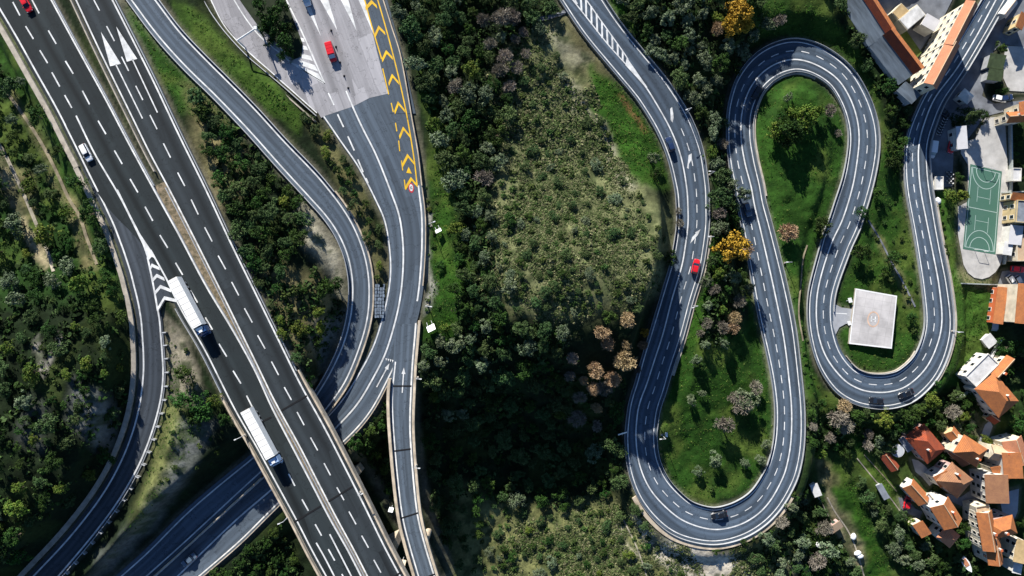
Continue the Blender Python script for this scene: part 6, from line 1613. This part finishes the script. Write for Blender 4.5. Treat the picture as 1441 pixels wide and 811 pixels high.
REG = [  # polygon, attempts, {kind: weight}, radius range m, height factor, gap
  ([(-40, 60), (30, 110), (95, 230), (150, 340), (172, 440), (170, 560), (150, 640), (80, 720), (10, 800), (-40, 830)], 900, {'dense': 4.5, 'mid': 3, 'pale': .6, 'bright': .7, 'shrub': .4}, (1.3, 3.9), 1.1, .84),
  ([(85, 20), (110, 60), (170, 170), (205, 240), (185, 225), (130, 120), (80, 15)], 120, {'dense': 2, 'shrub': 2}, (.8, 1.5), 1.0, .9),
  ([(270, 120), (340, 180), (420, 270), (430, 320), (400, 400), (360, 390), (320, 300), (285, 200)], 420, {'dense': 4, 'mid': 3.5, 'bright': .3}, (2.0, 3.6), 1.2, .64),
  ([(300, 290), (360, 390), (470, 400), (488, 450), (450, 520), (425, 525), (380, 440)], 130, {'dense': 3, 'shrub': 2, 'bright': .6, 'mid': 1}, (1.1, 2.4), 1.1, .85),
  ([(428, 165), (450, 175), (505, 250), (540, 330), (546, 390), (530, 392), (505, 320), (460, 220)], 200, {'dense': 3, 'mid': 2, 'bright': .6, 'shrub': .8}, (1.3, 2.3), 1.1, .72),
  ([(205, 0), (246, 60), (300, 130), (280, 160), (235, 110), (200, 40)], 12, {'shrub': 1}, (.4, .8), .9, 1.5),
  ([(236, 450), (300, 560), (320, 640), (220, 700), (235, 560)], 40, {'shrub': 2, 'dense': 1}, (.6, 1.3), .9, 1.2),
  ([(545, -20), (735, -20), (790, 10), (740, 60), (715, 160), (690, 280), (650, 330), (625, 220), (600, 150)], 1500, {'dense': 2.6, 'mid': 5, 'pale': 3.0, 'bare': .5, 'bright': .3}, (2.0, 4.0), 1.2, .66),
  ([(650, 290), (690, 280), (700, 430), (800, 470), (800, 500), (640, 500), (640, 420)], 500, {'dense': 2.5, 'mid': 4, 'pale': 2, 'shrub': .3}, (1.6, 3.2), 1.15, .7),
  ([(592, 470), (680, 480), (800, 500), (880, 540), (880, 690), (780, 720), (640, 700), (625, 811), (600, 640)], 700, {'dense': 3, 'mid': 4, 'pale': .6}, (1.8, 3.8), 1.1, .74),
  ([(400, 700), (480, 640), (545, 560), (550, 640), (570, 760), (580, 811), (560, 800), (480, 640)], 160, {'dense': 5, 'bright': .5}, (1.5, 2.6), 1.0, .8),
  ([(300, 811), (395, 735), (430, 811)], 90, {'dense': 5, 'shrub': 1}, (1.4, 2.4), 1.0, .8),
  ([(862, -20), (1060, -20), (1100, 30), (1050, 60), (1020, 120), (1020, 250), (1045, 300), (1010, 330), (1004, 230), (970, 140), (900, 60)], 1000, {'dense': 2.0, 'mid': 3, 'pale': 4, 'bare': .4, 'bright': .3}, (2.0, 3.9), 1.2, .66),
  ([(1005, 300), (1040, 310), (1060, 400), (1040, 470), (980, 520), (990, 420)], 200, {'dense': 3, 'mid': 2, 'pale': 1, 'bare': .8}, (1.6, 3.0), 1.7, .74),
  ([(1178, -20), (1215, 50), (1262, 110), (1290, 150), (1270, 210), (1262, 270), (1256, 230), (1246, 150), (1205, 70), (1165, -20)], 260, {'dense': 5, 'mid': 3, 'bare': .3}, (1.8, 3.2), 1.15, .74),
  ([(1225, 270), (1270, 280), (1290, 400), (1295, 470), (1240, 400)], 40, {'dense': 1, 'shrub': 3}, (.6, 1.5), 1.0, 1.2),
  ([(1130, 400), (1140, 520), (1170, 560), (1150, 580), (1128, 520)], 40, {'shrub': 4}, (.5, 1.1), .9, 1.4),
  ([(1312, 280), (1348, 290), (1352, 390), (1345, 400)], 90, {'shrub': 2, 'dense': 2}, (.8, 1.6), 1.0, 1.0),
  ([(1340, 430), (1352, 470), (1330, 540), (1308, 558), (1336, 480)], 70, {'dense': 3, 'mid': 2, 'shrub': 1}, (1.1, 2.0), 1.0, .9),
  ([(1130, 560), (1200, 575), (1250, 580), (1340, 550), (1380, 560), (1376, 620), (1320, 600), (1250, 640), (1180, 640), (1140, 630)], 420, {'dense': 4, 'mid': 2, 'pale': 1, 'bare': .7, 'bright': .8}, (1.7, 3.0), 1.1, .7),
  ([(1190, 630), (1215, 680), (1260, 720), (1330, 760), (1345, 811), (1300, 830), (1255, 770), (1215, 690)], 420, {'dense': 2, 'mid': 4, 'pale': 2.5}, (1.7, 3.0), 1.2, .66),
  ([(1120, 690), (1160, 700), (1180, 760), (1210, 811), (1080, 830), (1060, 780)], 240, {'dense': 2, 'mid': 2.5, 'pale': 2.5, 'bare': .6, 'shrub': .8}, (1.3, 2.8), 1.0, .78),
  ([(1340, 740), (1385, 760), (1395, 811), (1340, 811)], 110, {'dense': 4, 'mid': 2}, (1.3, 2.4), 1.1, .76),
  ([(1418, 700), (1460, 700), (1460, 830), (1418, 830)], 90, {'dense': 5, 'bright': .6}, (1.3, 2.2), 1.1, .76),
  ([(1400, 470), (1460, 470), (1460, 640), (1430, 625), (1412, 600)], 110, {'dense': 4, 'mid': 1.5}, (1.2, 2.2), 1.1, .78),
  ([(1422, 175), (1460, 175), (1460, 265), (1422, 265)], 50, {'dense': 3, 'shrub': 1.5}, (.9, 1.6), 1.0, .95),
  ([(690, 690), (880, 690), (910, 740), (970, 811), (660, 811)], 260, {'shrub': 2.5, 'dense': 1.2, 'mid': 2, 'pale': 1.2, 'bright': .2}, (1.0, 2.4), .85, .9),
  ([(980, 785), (1090, 745), (1120, 760), (1060, 811), (980, 811)], 100, {'shrub': 3, 'dense': 2}, (.6, 1.8), .9, 1.0),
  ([(720, 150), (790, 60), (840, 150), (900, 270), (945, 350), (900, 430), (760, 440), (690, 400), (700, 260)], 420, {'shrub': 2.6, 'pale': 1.2, 'mid': 3.2}, (.8, 2.5), .8, 1.0),
  ([(640, 290), (700, 220), (745, 300), (800, 380), (900, 400), (900, 450), (700, 450)], 260, {'mid': 4, 'pale': 1.5, 'dense': 2, 'shrub': .5}, (1.3, 2.8), .95, .8),
  ([(690, 90), (745, 80), (790, 250), (830, 440), (690, 440), (670, 280)], 300, {'mid': 4, 'pale': 2, 'dense': 2, 'shrub': 1}, (1.1, 2.6), 1.0, .95),
  ([(650, 680), (770, 690), (720, 760), (700, 811), (640, 811)], 130, {'mid': 3, 'dense': 3}, (1.6, 3.2), 1.2, .72),
  ([(935, 575), (960, 530), (985, 480), (1030, 480), (1060, 500), (1060, 540), (1000, 600), (950, 640)], 26, {'mid': 2, 'pale': 2, 'shrub': 1}, (1.0, 2.2), 1.3, 1.2),
  ([(596, 260), (640, 270), (660, 380), (640, 470), (596, 470)], 40, {'shrub': 3, 'bright': .6}, (.5, 1.2), .9, 1.4),
  ([(1190, 500), (1290, 470), (1260, 524), (1210, 524)], 8, {'shrub': 1}, (.4, .7), .9, 2),
]
BLD = [(o.location.x, o.location.y) for o in COL.objects if o.get('category') in ('house', 'building', 'shed', 'kiosk', 'shelter', 'awning', 'canopy', 'greenhouse')]
BLDA = np.array(BLD)
for poly, n, kinds, (r0, r1), hf, gap in REG:
    pa = np.array(poly, float); lo, hi = pa.min(0), pa.max(0); ks = list(kinds); wt = np.array([kinds[k] for k in ks], float); wt /= wt.sum()
    cand = rs.uniform(lo, hi, (n * 2, 2)); cand = cand[poly_sd(cand, poly) > 0][:n]
    ok = np.ones(len(cand), bool)
    for hpoly in HOLES:
        if r1 > 1.3: ok &= poly_sd(cand, hpoly) < 0
    for px, py in cand[ok]:
        kd = ks[rs.choice(len(ks), p=wt)]
        r = rs.uniform(r0, r1) ** 1.0
        if kd == 'shrub': r = min(r, 1.5) * .75
        x, y, z = on_ground(px, py, r)
        if len(BLDA) and np.hypot(BLDA[:, 0] - x, BLDA[:, 1] - y).min() < 4.2: continue
        try_plant(kd, px, py, r, r * hf * (1.15 if kd != 'shrub' else 1.0), gap)
from collections import Counter
cnt = Counter(p[0] for p in PLANTS)
print('PLANTS', dict(cnt))
# labels: look + size + nearest landmark, told apart by their order outwards from it
lx = np.array([(a, b) for _, a, b in LM], float)
groups = {}
for p in PLANTS:
    kd, px, py, r = p[0], p[6], p[7], p[4]
    d = np.hypot(lx[:, 0] - px, lx[:, 1] - py); k = int(d.argmin())
    dx, dy = px - lx[k, 0], py - lx[k, 1]
    side = 'above' if dy < -abs(dx) * .7 else 'below' if dy > abs(dx) * .7 else 'beside'
    lim = (.75, 1.05) if kd == 'shrub' else (1.9, 2.5)
    size = 'small' if r < lim[0] else 'mid sized' if r < lim[1] else 'large'
    groups.setdefault((kd, size, side, k), []).append((d[k], p))
LABEL = {}
for (kd, size, side, k), lst in groups.items():
    lst.sort(key=lambda q: q[0])
    for i, (_, p) in enumerate(lst):
        if i < len(ORD):
            LABEL[id(p)] = f"{ORD[i] + ' ' if i else ''}{size} {LOOK[kd]} {side} {LM[k][0]}" + ''
        else:
            LABEL[id(p)] = f"{size} {LOOK[kd]} {side} {LM[k][0]}, far out in the crowd"
for i, p in enumerate(PLANTS):
    kd, x, y, z, r, h, px, py = p
    nm, cat = NAME[kd]
    rg = random.Random(i)
    mesh_ = CR[kd][rg.randrange(len(CR[kd]))]
    if kd == 'shrub':
        o = link(nm, mesh_); o.location = (x, y, z - .1)
        o.scale = (r, r, h * 1.1); o.rotation_euler = (0, 0, rg.uniform(0, 6.28))
    else:
        o = thing(nm, None, None, (x, y, z - .1), rg.uniform(0, 6.28))
        c = link('crown', mesh_, o); c.scale = (r, r * rg.uniform(.72, 1.12), h * rg.uniform(.75, 1.0)); c.location = (0, 0, h * .12)
        t = link('trunk', TRK[i % 4], o); t.scale = (max(1.0, r * .9), max(1.0, r * .9), h * .85)
    tag(o, LABEL[id(p)], cat, GROUP[kd])

# scrub and undergrowth nobody could count -------------------------------------------------
def scatter(name, polys, n, size, cols, seed, h=.5, per=10, holes=(), clear=.5, spread=1.0, steep=.8, wide=1.4, streak=False, up=.3, soft=4.0):
    rr = np.random.RandomState(seed); P_ = []; Cc = []
    for poly, share in polys:
        pa = np.array(poly, float); lo, hi = pa.min(0), pa.max(0)
        m = int(n * share); q = rr.uniform(lo - 20, hi + 20, (m * 3, 2)); q = q[poly_sd(q, poly) + (vnoise(q, 40, seed + 9, 3) - .5) * soft * 2.5 > rr.rand(len(q)) * soft][:m]
        P_.append(q)
    q = np.concatenate(P_)
    for hpoly in holes: q = q[poly_sd(q, hpoly) < 0]
    xy = q.copy(); z = np.zeros(len(q))
    for _ in range(4):
        s_ = (H - z) / F
        xw = (q[:, 0] - CX) * s_; yw = -(q[:, 1] - CY) * s_
        z = grid_at(HG, xw, yw)
    keep = grid_at(RG, xw, yw) > clear
    if streak:
        a_ = np.c_[(xw * .83 + yw * .55) * 1.0, (-xw * .55 + yw * .83) * .22]
        keep &= vnoise(a_, 2.6, seed + 2, 3) + .25 * rr.rand(len(xw)) > .50
    if len(BLDA):
        keep &= np.array([np.hypot(BLDA[:, 0] - a, BLDA[:, 1] - b).min() for a, b in zip(xw, yw)]) > 2.5
    xw, yw, z = xw[keep], yw[keep], z[keep]; m = len(xw)
    sz = (.55 + 1.3 * rr.rand(m) ** 3) * size * (0.35 + 1.4 * vnoise(np.c_[xw, yw], 7, seed + 5, 3))
    cen = np.c_[xw, yw, z]
    d = rr.normal(size=(m, per, 3)); d[..., 2] = np.abs(d[..., 2]); d /= np.linalg.norm(d, axis=2)[..., None]
    pos = cen[:, None] + d * (sz[:, None, None] * rr.uniform(.5, 1.0, (m, per, 1))) * np.array([spread, spread, steep])
    ls = np.repeat(sz * wide / math.sqrt(per) * 1.35, per)[:, None]
    V = leaf_quads(rr, pos.reshape(-1, 3), d.reshape(-1, 3) + [0, 0, up], ls, 1.5)
    ci = rr.choice(len(cols), m); c = np.array(cols)[ci] * rr.uniform(.6, 1.3, (m, 1))
    c = np.repeat(c, per, 0) * rr.uniform(.7, 1.25, (m * per, 1))
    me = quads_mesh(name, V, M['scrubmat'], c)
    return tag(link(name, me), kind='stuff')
M['scrubmat'] = attr_mat('scrub leaves', 'tint', .2, 2.0)
slope = [(690, 130), (760, 40), (800, 60), (850, 150), (900, 270), (948, 330), (946, 400), (900, 440), (800, 470), (700, 440), (650, 420), (690, 300)]
low = [(720, 740), (790, 712), (860, 695), (905, 745), (960, 780), (1020, 790), (1090, 750), (1120, 830), (690, 830)]
meadow = HOLES[2]
scatter('scrub', [(slope, .62), (low, .38)], 76000, .30, [(0.105, 0.128, 0.050), (0.08, 0.108, 0.036), (0.165, 0.16, 0.082), (0.05, 0.078, 0.022), (0.135, 0.145, 0.068), (0.030, 0.054, 0.014)], 5, per=7, holes=[meadow], streak=True, soft=48.0, up=.75, steep=.6)
woods = [REG[i][0] for i in (0, 2, 3, 7, 8, 9, 10, 11, 12, 13, 14, 19, 20, 21, 22)]
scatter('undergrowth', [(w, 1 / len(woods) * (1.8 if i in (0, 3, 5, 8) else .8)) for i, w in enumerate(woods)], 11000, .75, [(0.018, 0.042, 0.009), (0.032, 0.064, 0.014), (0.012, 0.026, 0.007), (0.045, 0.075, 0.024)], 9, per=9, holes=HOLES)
grassy = [[(196, 0), (240, 60), (300, 140), (340, 180), (300, 170), (250, 160), (215, 90), (180, 20)], [(246, 0), (290, 20), (330, 70), (380, 120), (430, 160), (420, 190), (360, 145), (300, 85)], [(596, 60), (606, 200), (610, 300), (600, 480), (640, 480), (660, 400), (640, 290), (620, 200)], HOLES[2], HOLES[3], [(975, 180), (1000, 240), (1004, 300), (996, 380), (950, 520), (960, 560), (985, 480), (1015, 380)], [(1060, 120), (1120, 100), (1180, 140), (1196, 200), (1180, 280), (1130, 420), (1140, 540), (1128, 640), (1126, 520), (1080, 300)], [(1236, 200), (1272, 200), (1276, 290), (1300, 400), (1304, 480), (1270, 520), (1220, 525), (1180, 490), (1175, 430), (1200, 360), (1226, 270)], HOLES[5], HOLES[6], HOLES[7], [(20, 130), (60, 190), (150, 380), (130, 380), (60, 230)], [(228, 450), (290, 570), (272, 640), (200, 740), (150, 790), (210, 660)], [(1060, 0), (1150, 0), (1200, 60), (1240, 130), (1230, 160), (1180, 80), (1110, 50), (1060, 60)]]
scatter('grass', [(w, 1 / len(grassy)) for w in grassy], 42000, .2, [(0.026, 0.076, 0.008), (0.042, 0.10, 0.012), (0.015, 0.046, 0.006), (0.078, 0.115, 0.024)], 13, per=5, up=1.6, clear=.35, steep=.5, wide=1.1, holes=[HOLES[0]])
